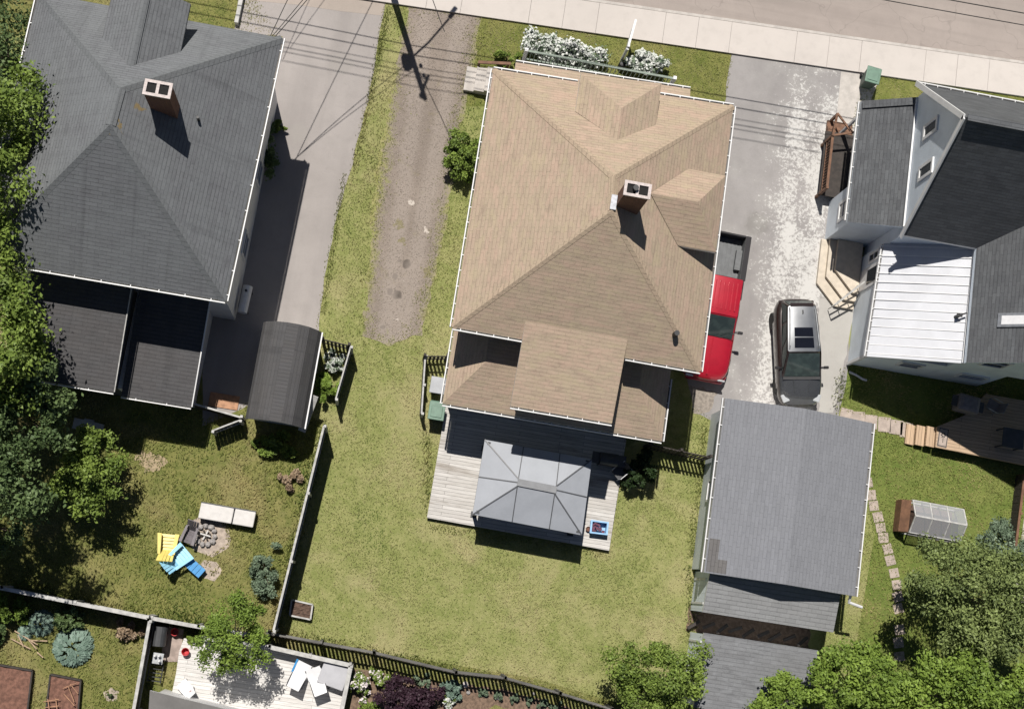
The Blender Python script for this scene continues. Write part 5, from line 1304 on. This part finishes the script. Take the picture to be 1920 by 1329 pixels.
# greenhouse
gpts = [at3(*p, .0) for p in ((1690, 998), (1800, 1015), (1812, 960), (1700, 945))]
x, y = at(1756, 976, .9); GH = thing('cold_frame', 'small greenhouse with frosted panels and a wooden end in the right garden', 'greenhouse', (x, y, 0), -.02)
l_, w_, hb, ht = 2.15, 1.3, .9, 1.35
fr_ = MB()
for sx in (-l_ / 2, -l_ / 6, l_ / 6, l_ / 2):
    for sy in (-w_ / 2, w_ / 2): fr_.bar((sx, sy, 0), (sx, sy, hb), .05, .05, up=(0, 1, 0))
    fr_.bar((sx, -w_ / 2, hb), (sx, 0, ht), .05, .05); fr_.bar((sx, w_ / 2, hb), (sx, 0, ht), .05, .05)
for sy in (-w_ / 2, w_ / 2): fr_.bar((-l_ / 2, sy, hb), (l_ / 2, sy, hb), .05, .05); fr_.bar((-l_ / 2, sy, .04), (l_ / 2, sy, .04), .05, .05)
fr_.bar((-l_ / 2, 0, ht), (l_ / 2, 0, ht), .06, .06); fr_.build('frame', M['wood_cap'], GH, local=True)
for sy in (-1, 1):
    for k in range(3):
        x0 = -l_ / 2 + k * l_ / 3 + .03; x1 = x0 + l_ / 3 - .06
        p_ = MB(); q = [(x0, sy * w_ / 2, hb + .03), (x1, sy * w_ / 2, hb + .03), (x1, sy * .03, ht + .03), (x0, sy * .03, ht + .03)]
        p_.face(q if sy < 0 else q[::-1]); p_.face([(a, b, c - .012) for a, b, c in (q[::-1] if sy < 0 else q)]); p_.build('roof_panel', M['poly'], GH, local=True)
p_ = MB(); p_.face([(l_ / 2, -w_ / 2, .06), (l_ / 2, w_ / 2, .06), (l_ / 2, w_ / 2, hb), (l_ / 2, 0, ht), (l_ / 2, -w_ / 2, hb)]); p_.build('end_panel', M['poly'], GH, local=True)
MB().hexa([(-l_ / 2 - .35, -w_ / 2, 0), (-l_ / 2 - .03, -w_ / 2, 0), (-l_ / 2 - .03, w_ / 2, 0), (-l_ / 2 - .35, w_ / 2, 0)], [(-l_ / 2 - .32, -w_ / 2, .55), (-l_ / 2 - .03, -w_ / 2, .85), (-l_ / 2 - .03, w_ / 2, .85), (-l_ / 2 - .32, w_ / 2, .55)]).build('wooden_end', M['wood_brown'], GH, local=True)
MB().ext(-l_ / 2 + .1, l_ / 2 - .1, -w_ / 2 + .1, w_ / 2 - .1, .0, .12).build('soil', M['soil'], GH, local=True)

# ------------------------------------------------------------------ sign post, utility pole, wires
x, y = at(1164, 116); T = thing('sign_post', 'white yard sign post with an arm reaching toward the sidewalk', 'sign post', (x, y, 0))
a = Vector((.12, .95, 0)); p = Vector((x, y, 0))
MB().bar(p, p + Vector((0, 0, 1.75)), .1, .1, up=(0, 1, 0)).build('post', M['white'], T)
MB().bar(p - a * .15 + Vector((0, 0, 1.6)), p + a * 1.3 + Vector((0, 0, 1.6)), .09, .09).build('arm', M['white'], T)
MB().bar(p + a * .35 + Vector((0, 0, 1.15)), p + a * 1.15 + Vector((0, 0, 1.15)), .03, .6).build('sign_board', M['white'], T)
x, y = at(1165, 121); T = thing('basement_vent', 'dark hooded pipe stub behind the white yard sign post', 'pipe', (x, y - .15, 0)); MB().lathe([(.16, 0), (.16, .3), (.11, .42), (.05, .44)], (x, y - .15, 0), 14).build('pipe', M['black'], T)

bx, by = at(726, -40)
tip = at(797, 186); Ltip = math.hypot(tip[0] - bx, tip[1] - by); PH = Ltip / math.hypot(SHX, SHY)
lean = Vector((tip[0] - bx, tip[1] - by)) - Vector((SHX, -SHY)) * PH
top = Vector((bx + lean.x, by + lean.y, PH))
UP = thing('utility_pole', 'dark wooden utility pole with transformer at the sidewalk above the gravel driveway', 'utility pole', (bx, by, 0))
MB().tube([(bx, by, 0), top], .15, 14, r2=.1).build('pole', M['pole_wood'], UP)
pp = lambda t: Vector((bx, by, 0)).lerp(top, t)
MB().lathe([(.05, -.4), (.2, -.38), (.22, .35), (.15, .42), (.05, .44)], pp(.72) + Vector((-.33, .05, 0)), 18).build('transformer', M['dark_metal'], UP)
MB().bar(pp(.72) + Vector((-.3, 0, .2)), pp(.72) + Vector((.1, 0, .2)), .08, .1).build('bracket', M['dark_metal'], UP)
ca = MB(); q = pp(.93); ca.bar(q + Vector((.15, .7, 0)), q + Vector((-.05, -.3, 0)), .1, .12); ca.build('cross_arm', M['pole_wood'], UP)
for k in (.6, -.2): MB().lathe([(.06, 0), (.08, .06), (.05, .12), (.08, .16), (.03, .22)], q + Vector((.1 * k, k, .06)), 12).build('insulator', M['lead'], UP)
for k in (.72, .8): MB().lathe([(.06, 0), (.08, .06), (.05, .12), (.08, .16), (.03, .22)], pp(k) + Vector((.25, .05, 0)), 12).build('insulator', M['lead'], UP)
arm = UP; q = pp(.66); am = MB(); am.tube([q, q + Vector((.5, .95, .35)), q + Vector((1.15, 2.2, .45))], .045, 8); ar = am.build('lamp_arm', M['steel'], UP)
MB().box(q + Vector((1.28, 2.45, .42)), (.17, .5, .12), -.48).build('lamp_head', M['dark_metal'], ar, bevel=.03)

def wire(lab, a, b, sag=.5, r=.016, group=None, n=14):
    a, b = Vector(a), Vector(b); pts = []
    for i in range(n + 1):
        t = i / n; p = a.lerp(b, t); p.z -= sag * 4 * t * (1 - t); pts.append(p)
    tag(MB().tube(pts, r, 5).build('power_line', M['wire'], origin=tuple(a)), lab, 'power line', group)
for t, r_ in ((.575, .02), (.66, .022), (.76, .014), (.81, .018), (.85, .016), (.93, .016)):
    q = pp(t) + Vector((0, .1, 0))
    for s in (-1, 1): wire('street power line strung along the sidewalk from the dark utility pole', q, q + Vector((s * 38, s * 38 * .01, .1 if s > 0 else .3)), .55, r_, 'power lines along the street', 24)
sh = lambda px_, py_, z: (at(px_, py_)[0] - SHX * z, at(px_, py_)[1] + SHY * z, z)
A_ = sh(549, 303, 5.5)
wire('service line dropping from the utility pole to the white house eave', pp(.68), A_, .25, .016, 'service lines to the white house'); wire('service line dropping from the utility pole to the white house eave', pp(.76), (A_[0], A_[1] + .1, A_[2] + .12), .3, .014, 'service lines to the white house')
wire('service line dropping from the utility pole to the tan roofed house', pp(.68), sh(848, 266, 5.2), .25, .016)
wire('long line crossing the street to the white house eave', (A_[0], A_[1], A_[2] + .25), (at(690, -60)[0] + 3, 42, 8.5), .6, .016)
for k, (pa, pb, lb) in enumerate((((531, 112), (600, -40), 'thin line from the white house corner toward the street'), ((545, 90), (640, -40), 'thin line crossing above the driveway apron'))):
    a, b = sh(*pa, 5.4), sh(*pb, 6.5); wire(lb, (*a[:2], 5.4), (*b[:2], 6.5), .1, .012)

# ------------------------------------------------------------------ vegetation
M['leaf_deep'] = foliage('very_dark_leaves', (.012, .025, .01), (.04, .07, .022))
def unit(n, rng):
    v = rng.normal(size=(n, 3)); return v / np.linalg.norm(v, axis=1)[:, None]
def quads_mesh(name, P, tint, mat):
    """P: (n,4,3) quads; tint: (n,)"""
    n = len(P); me = bpy.data.meshes.new(name)
    me.vertices.add(n * 4); me.vertices.foreach_set('co', P.reshape(-1).astype(np.float32))
    me.loops.add(n * 4); me.loops.foreach_set('vertex_index', np.arange(n * 4, dtype=np.int32))
    me.polygons.add(n); me.polygons.foreach_set('loop_start', np.arange(0, n * 4, 4, dtype=np.int32))
    try: me.polygons.foreach_set('loop_total', np.full(n, 4, dtype=np.int32))
    except Exception: pass
    at_ = me.attributes.new('tint', 'FLOAT', 'FACE'); at_.data.foreach_set('value', tint.astype(np.float32))
    me.materials.append(mat); me.update(calc_edges=True); me.validate()
    return me
def leaf_quads(c, nrm, size, rng, aspect=.55):
    n = len(c); a = unit(n, rng); u = np.cross(nrm, a); u /= np.linalg.norm(u, axis=1)[:, None] + 1e-9; v = np.cross(nrm, u)
    L = (size * rng.uniform(.6, 1.25, n))[:, None]; w = L * aspect
    droop = nrm * (L * .18)
    return np.stack([c - u * L * .5, c + v * w * .5 + droop, c + u * L * .5, c - v * w * .5 + droop], axis=1)
def clump_leaves(clumps, per, size, rng, up=.3, aspect=.55):
    cs = np.array(clumps); k = len(cs)
    idx = np.repeat(np.arange(k), per); n = len(idx)
    d = unit(n, rng); d[:, 2] = np.where(d[:, 2] < -.35, -d[:, 2], d[:, 2])
    r = cs[idx, 3] * rng.uniform(.3, 1.15, n) * (1 + .35 * (rng.uniform(0, 1, n) < .12))
    an = rng.uniform(.6, 1.45, (k, 3)); an[:, 2] *= .75
    c = cs[idx, :3] + d * r[:, None] * an[idx]
    nr = d * .55 + unit(n, rng) * .75 + np.array([0, 0, up]); nr /= np.linalg.norm(nr, axis=1)[:, None]
    base = rng.uniform(0, 1, k)[idx]
    return leaf_quads(c, nr, np.full(n, size), rng, aspect), np.clip(base * .6 + rng.uniform(0, .5, n), 0, 1)
def crown_clumps(c, rad, k, rng, rc=(.22, .36), low=-.3):
    d = unit(k * 3, rng); d = d[d[:, 2] > low][:k]
    f = rng.uniform(.35, 1.0, len(d)) ** .55 if low > -.4 else rng.uniform(.02, 1, len(d)) ** .5
    wob = 1 + .18 * np.sin(3 * np.arctan2(d[:, 1], d[:, 0]) + rng.uniform(0, 6)) + rng.uniform(-.1, .12, len(d))
    p = np.array(c) + d * f[:, None] * np.array(rad) * wob[:, None]
    m = np.mean(rad[:2]); return np.column_stack([p, m * rng.uniform(*rc, len(d))])
SEED = [100]
def tree(lab, px_, py_, zc, rad, k, per, leaf, mat, name='leafy_tree', cat='tree', base=None, rc=(.16, .27), low=-.3, flowers=None):
    SEED[0] += 1; rng = np.random.default_rng(SEED[0])
    if name == 'leafy_tree': k = int(k * 1.3); leaf *= .82; per = int(per * .8)
    x, y = at(px_, py_, zc); bx_, by_ = base or (x, y)
    T = thing(name, lab, cat, (bx_, by_, 0))
    cl = crown_clumps((x, y, zc), rad, k, rng, rc, low)
    q, t = clump_leaves(cl, per, leaf, rng)
    off = np.array([bx_, by_, 0])
    o = link(bpy.data.objects.new('crown', quads_mesh('crown', q - off, t, M[mat]))); o.parent = T
    if flowers:
        fm, frac, fs = flowers
        q2, t2 = clump_leaves(cl[:, :] * np.array([1, 1, 1, 1.06]), int(per * frac), fs, rng, .8, .8)
        o2 = link(bpy.data.objects.new('blossom', quads_mesh('blossom', q2 - off, t2, M[fm]))); o2.parent = T
    tr = MB(); h = zc - rad[2] * .2; r0 = max(.03, .045 * np.mean(rad))
    tr.tube([(bx_, by_, 0), (bx_ + (x - bx_) * .3 + .05, by_ + (y - by_) * .3, h * .45), (x, y, h), (x + .05, y, zc + rad[2] * .5)], r0, 9, r2=r0 * .3)
    order = rng.permutation(len(cl))[:min(9, len(cl))]
    for i in order:
        c = cl[i]; s = Vector((bx_ + (x - bx_) * .7, by_ + (y - by_) * .7, h * rng.uniform(.6, .95))); e = Vector(c[:3]); m_ = s.lerp(e, .5) + Vector((0, 0, .15 * rad[2]))
        tr.tube([s, m_, e], r0 * .42, 6, r2=r0 * .08)
    tr.build('trunk', M['bark'], T)
    return T
def shrub(lab, px_, py_, rad, k, per, leaf, mat, z=None, **kw):
    return tree(lab, px_, py_, z if z is not None else rad[2] * .75, rad, k, per, leaf, mat, kw.pop('name', 'shrub'), kw.pop('cat', 'shrub'), low=-.5, **kw)

tree('tall tree leaning over the west edge of the charcoal hipped roof', -22, 292, 7.0, (1.8, 3.0, 2.0), 46, 330, .2, 'leaf_mid', base=(-18, 13.5))
tree('grey green tree crowded behind the charcoal roof at the top left corner', -12, 62, 4.6, (2.5, 4.4, 2.0), 90, 320, .17, 'leaf_dark')
tree('big dark tree beside the rear lean-to roofs at the left edge', -48, 610, 6.4, (2.3, 3.1, 2.2), 54, 300, .21, 'leaf_mid', base=(-15.6, 6.2))
tree('dark spreading tree below the rear lean-to roofs at the left edge', 48, 752, 4.6, (1.7, 1.8, 1.7), 40, 320, .2, 'leaf_dark', base=(-14.6, 4.2))
tree('small shrubby tree casting shade on the left lawn', 172, 880, 2.1, (1.05, 1.9, 1.3), 32, 280, .18, 'leaf_mid')
tree('shaded tree cut by the left edge below the lean-to roofs', -70, 870, 6.0, (2.4, 2.6, 2.4), 40, 280, .2, 'leaf_dark', base=(-17, 2.5))
tree('deeply shaded low tree at the left edge above the hosta fence', -35, 985, 3.2, (1.8, 1.4, 1.4), 26, 240, .19, 'leaf_dark')
shrub('leafy plant in a dark planter under the rough old fence', 366, 1202, (.35, .35, .3), 10, 160, .12, 'leaf_mid')
tree('small yellow green tree overhanging the pale whitish deck', 438, 1192, 2.7, (1.35, 1.35, 1.0), 34, 300, .13, 'leaf_yel')
tree('round bushy tree beside the mottled grey shed', 1232, 1268, 2.7, (1.9, 1.35, 1.3), 44, 340, .15, 'leaf_mid')
tree('large dusty green tree below the greenhouse', 1816, 1106, 4.0, (2.3, 1.9, 1.8), 60, 330, .16, 'leaf_dusty')
tree('bright broad leaved tree below the stepping stones', 1605, 1282, 3.6, (2.0, 1.5, 1.5), 48, 320, .19, 'leaf_yel')
tree('bright broad leaved tree filling the bottom right corner', 1800, 1312, 4.6, (2.4, 1.6, 1.7), 54, 330, .2, 'leaf_yel')
tree('dense tree at the right edge above the corner tree', 1905, 1205, 4.6, (1.7, 1.7, 1.8), 40, 320, .17, 'leaf_dusty')
tree('low leafy tree on the bottom edge touching the mottled shed', 1478, 1318, 2.8, (1.3, .9, 1.0), 28, 300, .16, 'leaf_yel')
tree('small pale leaved tree at the right edge below the brown fence', 1880, 1040, 3.2, (1.2, 1.3, 1.1), 28, 280, .15, 'leaf_grey')

shrub('round green bush between gravel driveway and tan roofed house', 868, 292, (.72, 1.15, .8), 30, 260, .13, 'leaf_mid')
shrub('small green bush at the front left corner of the porch', 950, 108, (.5, .3, .45), 12, 200, .11, 'leaf_mid')
shrub('small green bush at the shaded edge of the left paved driveway', 525, 238, (.28, .4, .4), 10, 200, .1, 'leaf_mid')
shrub('dark foundation shrub along the wall of the left white house', 503, 290, (.4, 1.3, .55), 16, 200, .12, 'leaf_dark')
shrub('large white flowering bush in front of the porch rail', 1062, 97, (1.75, .62, .65), 40, 200, .12, 'leaf_grey', flowers=('blossom', .55, .13), name='flowering_bush', cat='bush')
shrub('smaller white flowering bush right of the white sign post', 1207, 120, (.95, .5, .55), 24, 200, .12, 'leaf_grey', flowers=('blossom', .55, .13), name='flowering_bush', cat='bush')
shrub('dark leafy shrub at the right end of the weathered deck', 1196, 880, (.6, .8, .8), 22, 220, .13, 'leaf_deep')
shrub('grey green shrub against the long weathered fence', 497, 1072, (.55, .95, .6), 24, 240, .1, 'leaf_grey')
shrub('yellow green leafy plant beside the barrel roofed shed', 614, 722, (.42, .6, .5), 16, 170, .18, 'leaf_yel')
shrub('pale blue flowered plant between shed and open gate', 626, 680, (.42, .5, .45), 16, 150, .1, 'leaf_grey', flowers=('blossom', .5, .07))
shrub('straggly weed clump where the barrel roofed shed meets the lawn', 520, 838, (.9, .45, .3), 22, 170, .14, 'leaf_mid')
shrub('dry bare twig heap against the weathered fence', 545, 898, (.4, .45, .25), 12, 150, .14, 'twig')
shrub('straw coloured ornamental grass clump near the fence corner', 238, 1185, (.42, .36, .3), 12, 180, .22, 'twig')
shrub('dark purple leaved shrub in the bottom garden bed', 765, 1302, (1.2, .75, .8), 34, 240, .12, 'leaf_purple')
shrub('white flowered bushy plant beside the pale deck rail', 676, 1282, (.5, .6, .45), 18, 200, .1, 'leaf_mid', flowers=('petal', .16, .1))
shrub('leafy plant with pale flowers left of the purple shrub', 715, 1272, (.4, .35, .4), 14, 180, .11, 'leaf_mid', flowers=('petal', .12, .09))
shrub('blue green leafy plant right of the purple shrub', 848, 1290, (.45, .4, .4), 16, 190, .13, 'leaf_hosta')
shrub('silvery plant tucked against the dark picket fence', 790, 1274, (.3, .25, .35), 10, 180, .1, 'leaf_grey')
shrub('white rose like flowers beside the blue green plant', 838, 1314, (.3, .3, .3), 10, 150, .1, 'leaf_mid', flowers=('blossom', .6, .1))
shrub('bushy green plant at the bottom of the pale deck rail', 690, 1325, (.5, .4, .4), 14, 180, .12, 'leaf_mid')
shrub('shaded bush under the pale capped fence at the left edge', 12, 1140, (.9, .5, .6), 22, 200, .12, 'leaf_yel')
shrub('dark green bush behind the largest hosta', 132, 1160, (.75, .42, .5), 20, 210, .11, 'leaf_dark')
shrub('dark bush at the left edge between fence and trellis', -12, 1180, (.5, .5, .5), 14, 200, .12, 'leaf_dark')
for i, (px_, py_) in enumerate(((906, 1297), (935, 1304), (962, 1310), (990, 1313), (1018, 1318), (1045, 1324))):
    shrub('low round green plant in the mulch row below the picket fence', px_, py_, (.22, .2, .2), 8, 130, .09, 'leaf_grey', name='bedding_plant', cat='plant')['group'] = 'row of plants in the mulch bed'
def rosette(lab, px_, py_, r, n, mat, leaf=.3, name='hosta', cat='plant'):
    SEED[0] += 1; rng = np.random.default_rng(SEED[0]); x, y = at(px_, py_, .3)
    el = np.arccos(rng.uniform(.02, .98, n)); az = rng.uniform(0, 2 * np.pi, n)
    d = np.column_stack([np.sin(el) * np.cos(az), np.sin(el) * np.sin(az), np.cos(el)])
    c = d * np.array([r * .85, r * .85, r * .55])
    nr = d * .5 + np.array([0, 0, .8]) + unit(n, rng) * .25; nr /= np.linalg.norm(nr, axis=1)[:, None]
    u = d * np.array([1, 1, 0]) + np.array([0, 0, -.35]); u -= nr * np.sum(u * nr, axis=1)[:, None]; u /= np.linalg.norm(u, axis=1)[:, None] + 1e-9; v = np.cross(nr, u)
    L = (leaf * rng.uniform(.7, 1.2, n))[:, None]; W = L * .62
    q = np.stack([c - u * L * .5, c + v * W * .5 + nr * .03, c + u * L * .6, c - v * W * .5 + nr * .03], axis=1)
    o = link(bpy.data.objects.new(name, quads_mesh(name, q, rng.uniform(0, 1, n), M[mat]))); o.location = (x, y, .02); tag(o, lab, cat)
rosette('largest blue green hosta on the bottom left lawn', 135, 1212, .8, 330, 'leaf_hosta', .24)
rosette('smaller dark hosta beside the pale fence', 74, 1168, .52, 170, 'leaf_hosta', .2)
rosette('half hidden hosta clump touching the broken trellis', 44, 1186, .3, 70, 'leaf_hosta', .18)
x, y = at(283, 868); sheet('dirt_patch', ragged([(x + (.5 + .2 * math.sin(3 * a)) * math.cos(a), y + .4 * math.sin(a)) for a in np.linspace(0, 6.28, 18)[:-1]], .12, .14, 16), .006, matte('dry_earth', (.3, .235, .15), .95, .3, 7))
x, y = at(208, 1303); sheet('dirt_patch', ragged([(x + .28 * math.cos(a), y + .26 * math.sin(a)) for a in np.linspace(0, 6.28, 12)[:-1]], .1, .05, 15), .008, M['sand'])
shrub('tiny sapling in a sandy ring on the bottom left lawn', 206, 1304, (.14, .14, .2), 5, 60, .08, 'leaf_dark', name='sapling', cat='sapling')
sheet('mulch_bed', ragged(pix((660, 1255), (850, 1282), (940, 1292), (1130, 1345), (1130, 1380), (1040, 1340), (930, 1322), (880, 1345), (850, 1500), (640, 1500)), .3, .08, 17), .008, M['mulch'])
for i, (px_, py_, r, m_) in enumerate(((872, 1282, .13, 'cap_conc'), (878, 1297, .09, 'stone'), (932, 1307, .09, 'stone'), (1000, 1300, .07, 'stone'))):
    x, y = at(px_, py_); tag(rock((0, 0, r * .5), r, 40 + i).build('garden_stone', M[m_], origin=None), ['pale flat garden stone nearest the purple shrub', 'round grey garden stone just below the pale flat one', 'grey garden stone among the round bedding plants', 'smallest grey garden stone close to the picket fence'][i], 'stone').location = (x, y, .01)

# ------------------------------------------------------------------ grass blades
def inside(p, poly):
    poly = np.array(poly); x, y = p[:, 0], p[:, 1]; r = np.zeros(len(p), bool)
    for i in range(len(poly)):
        a, b = poly[i], poly[i - 1]
        c = ((a[1] > y) != (b[1] > y)) & (x < (b[0] - a[0]) * (y - a[1]) / (b[1] - a[1] + 1e-12) + a[0]); r ^= c
    return r
OUT = [[(1.8, 7), (10.3, 7), (10.3, 9.4), (10.6, 9.4), (10.6, 19.3), (9.6, 19.3), (9.6, 22.1), (2.6, 22.1), (2.6, 19.3), (1.9, 19.3)], P_, [(12.9, .1), (18.35, .1), (18.35, 8.8), (12.9, 8.8)], [(13.4, -2.6), (17.5, -2.6), (17.5, .2), (13.4, .2)],
       [(-14.7, 5.5), (-7.4, 5.5), (-6.7, 9.2), (-6.7, 18.6), (-14.7, 18.6)], [(-5.3, 5.4), (-3.2, 5.4), (-3.2, 9), (-5.3, 9)], [(16.7, 16.5), (28, 16.5), (28, 22), (16.7, 22)], [(18.3, 11.8), (24, 11.8), (24, 16.5), (18.3, 16.5)],
       pix((765, 15), (890, 30), (868, 150), (850, 250), (826, 400), (806, 520), (778, 615), (730, 635), (692, 620), (700, 500), (716, 330), (745, 160)),
       pix((430, -80), (740, -30), (719, 10), (687, 190), (652, 330), (628, 400), (608, 500), (594, 600), (592, 700), (380, 790), (360, 560), (530, 70)),
       pix((1374, 95), (1622, 135), (1592, 250), (1562, 420), (1604, 480), (1592, 690), (1570, 785), (1340, 785), (1303, 765), (1288, 690), (1335, 400)),
       pix((345, 1196), (505, 1214), (652, 1250), (622, 1420), (270, 1420), (322, 1300)), pix((660, 1255), (850, 1282), (940, 1292), (1130, 1345), (1130, 1380), (1040, 1340), (930, 1322), (880, 1345), (850, 1500), (640, 1500)),
       pix((1690, 795), (1920, 800), (2000, 700), (2000, 900), (1860, 865), (1700, 838)), pix((305, 1172), (345, 1178), (337, 1240), (303, 1240)), [(-60, 21.1), (60, 26.5), (60, 40), (-60, 30)],
       pix((1570, 770), (1710, 797), (1705, 818), (1575, 790)), pix((340, 600), (450, 610), (450, 780), (360, 765))]
cx_, cy_ = at(386, 1003); OUT.append([(cx_ + .8 * math.cos(a), cy_ + .7 * math.sin(a)) for a in np.linspace(0, 6.28, 14)[:-1]])
rng = np.random.default_rng(55)
n = 520000
p = np.column_stack([rng.uniform(-17, 27, n), rng.uniform(-7, 26.5, n)])
f = np.sin(p[:, 0] * 1.3 + 2 * np.sin(p[:, 1] * .7)) + np.sin(p[:, 1] * 1.7 + 1.4 * np.sin(p[:, 0] * 1.1)) + np.sin(p[:, 0] * 4.1 + p[:, 1] * 3.3)
keep = rng.uniform(0, 1, n) < np.clip(.62 + f * .16, .15, 1)
def edge_dist(p, poly):
    best = np.full(len(p), 1e9); q = np.array(poly)
    for i in range(len(q)):
        a, b = q[i - 1], q[i]; ab = b - a; t = np.clip(((p - a) @ ab) / (ab @ ab), 0, 1); best = np.minimum(best, np.linalg.norm(p - a - t[:, None] * ab, axis=1))
    return best
for k_, o_ in enumerate(OUT):
    ins = inside(p, o_)
    if k_ == 8:                                   # the gravel drive fades into the turf
        dd = edge_dist(p, o_); fr = np.clip(1 - dd / .4 + .35 * np.sin(p[:, 1] * 5 + np.sin(p[:, 0] * 9)), 0, 1)
        mid_ = np.exp(-((p[:, 0] - (-1.55 + (p[:, 1] - 16) * .02)) / .28) ** 2) * .10
        keep &= ~ins | (rng.uniform(0, 1, len(p)) < np.maximum(fr * .9, mid_))
    else: keep &= ~ins
p = p[keep]; f = f[keep]; n = len(p)
left = inside(p, pix((-400, 640), (450, 640), (600, 790), (512, 1185), (275, 1160), (-400, 1100))) | inside(p, pix((-400, 1030), (275, 1160), (505, 1190), (330, 1420), (-400, 1900)))
right = inside(p, pix((1555, 650), (1640, 1000), (1600, 1240), (1500, 1500), (2300, 1500), (2300, 640)))
hgt = rng.uniform(.025, .06, n) * np.where(left, 2.1, np.where(right, 1.6, 1.15)); az = rng.uniform(0, 2 * np.pi, n); ln = rng.uniform(.5, 1.5, n) * hgt
b = np.column_stack([p, np.full(n, .004)]); d = np.column_stack([np.cos(az), np.sin(az), np.zeros(n)]); s = np.column_stack([-d[:, 1], d[:, 0], np.zeros(n)]) * (rng.uniform(.008, .018, n)[:, None])
tipp = b + d * ln[:, None] + np.array([0, 0, 1]) * hgt[:, None]; midp = b + d * (ln * .35)[:, None] + np.array([0, 0, 1]) * (hgt * .7)[:, None]
Q = np.stack([b - s, b + s, midp + s * .8, tipp], axis=1)
M['blade_main'] = blades('lawn_grass_blades', (.16, .19, .055), (.42, .41, .18), (.47, .41, .235), (.145, .22, .052), 3.1)
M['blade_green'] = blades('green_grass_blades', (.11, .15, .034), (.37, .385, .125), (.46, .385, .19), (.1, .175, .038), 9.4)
tint = np.clip(.45 + f * .1 + rng.normal(0, .22, n), 0, 1)
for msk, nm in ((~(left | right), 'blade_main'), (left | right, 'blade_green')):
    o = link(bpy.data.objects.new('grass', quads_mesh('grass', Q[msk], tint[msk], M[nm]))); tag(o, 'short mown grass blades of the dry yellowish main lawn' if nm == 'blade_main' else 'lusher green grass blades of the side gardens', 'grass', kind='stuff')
# gravel chips on the middle driveway
gp_ = np.array(pix((768, 15), (895, 32), (872, 150), (855, 250), (832, 400), (812, 520), (784, 620), (730, 642), (686, 625), (695, 500), (710, 330), (740, 160)))
n = 13000; p = np.column_stack([rng.uniform(gp_[:, 0].min(), gp_[:, 0].max(), n), rng.uniform(gp_[:, 1].min(), gp_[:, 1].max(), n)]); p = p[inside(p, gp_)]
for sx_, sy_, sr_ in st: p = p[np.hypot(p[:, 0] - sx_, p[:, 1] - sy_) > sr_ * 1.1]
n = len(p)
nr = unit(n, rng) * .4 + np.array([0, 0, 1]); nr /= np.linalg.norm(nr, axis=1)[:, None]
M['chips'] = foliage('gravel_chips', (.13, .105, .085), (.36, .31, .265), 0.0)
o = link(bpy.data.objects.new('gravel', quads_mesh('gravel', leaf_quads(np.column_stack([p, np.full(n, .02)]), nr, np.full(n, .035), rng, .8), rng.uniform(0, 1, n), M['chips']))); tag(o, 'loose gravel chips scattered over the middle driveway', 'gravel', kind='stuff')
# tufts of longer grass along edges
seg = []
for line, w, hgt_, dens in (((606, 800, 512, 1184), .14, .16, 160), ((506, 1182, 850, 1252), .12, .14, 130), ((850, 1252, 1140, 1320), .14, .15, 120), ((700, 330, 660, 630), .3, .08, 60), ((715, 160, 700, 330), .25, .09, 60), ((1296, 1060, 1296, 1240), .12, .14, 120), ((1322, 800, 1296, 1050), .12, .13, 100),
                            ((1578, 700, 1570, 768), .14, .14, 120), ((645, 330, 606, 590), .06, .09, 90), ((728, 20, 664, 320), .08, .1, 110), ((845, 400, 800, 610), .3, .07, 60), ((802, 985, 1140, 1040), .1, .12, 60), ((300, 1150, 500, 1185), .2, .2, 120), ((20, 1095, 270, 1150), .15, .16, 100), ((905, 60, 880, 200), .25, .1, 70), ((800, 800, 804, 960), .12, .13, 90)):
    a, b_ = at(line[0], line[1]), at(line[2], line[3]); L = math.hypot(b_[0] - a[0], b_[1] - a[1]); k = int(L * dens)
    t = rng.uniform(0, 1, k); pp_ = np.column_stack([a[0] + (b_[0] - a[0]) * t, a[1] + (b_[1] - a[1]) * t]) + rng.normal(0, w, (k, 2)); seg.append(np.column_stack([pp_, np.full(k, hgt_)]))
S_ = np.concatenate(seg); n = len(S_); az = rng.uniform(0, 2 * np.pi, n); hg = S_[:, 2] * rng.uniform(.5, 1.3, n); ln = hg * rng.uniform(.3, 1.0, n)
b = np.column_stack([S_[:, :2], np.full(n, .004)]); d = np.column_stack([np.cos(az), np.sin(az), np.zeros(n)]); s = np.column_stack([-d[:, 1], d[:, 0], np.zeros(n)]) * .012
Q = np.stack([b - s, b + s, b + d * (ln * .35)[:, None] + np.array([0, 0, 1]) * (hg * .7)[:, None] + s * .8, b + d * ln[:, None] + np.array([0, 0, 1]) * hg[:, None]], axis=1)
o = link(bpy.data.objects.new('grass', quads_mesh('grass', Q, rng.uniform(0, .8, n), M['blade_green']))); tag(o, 'longer untrimmed grass along fences and driveway edges', 'grass', kind='stuff')
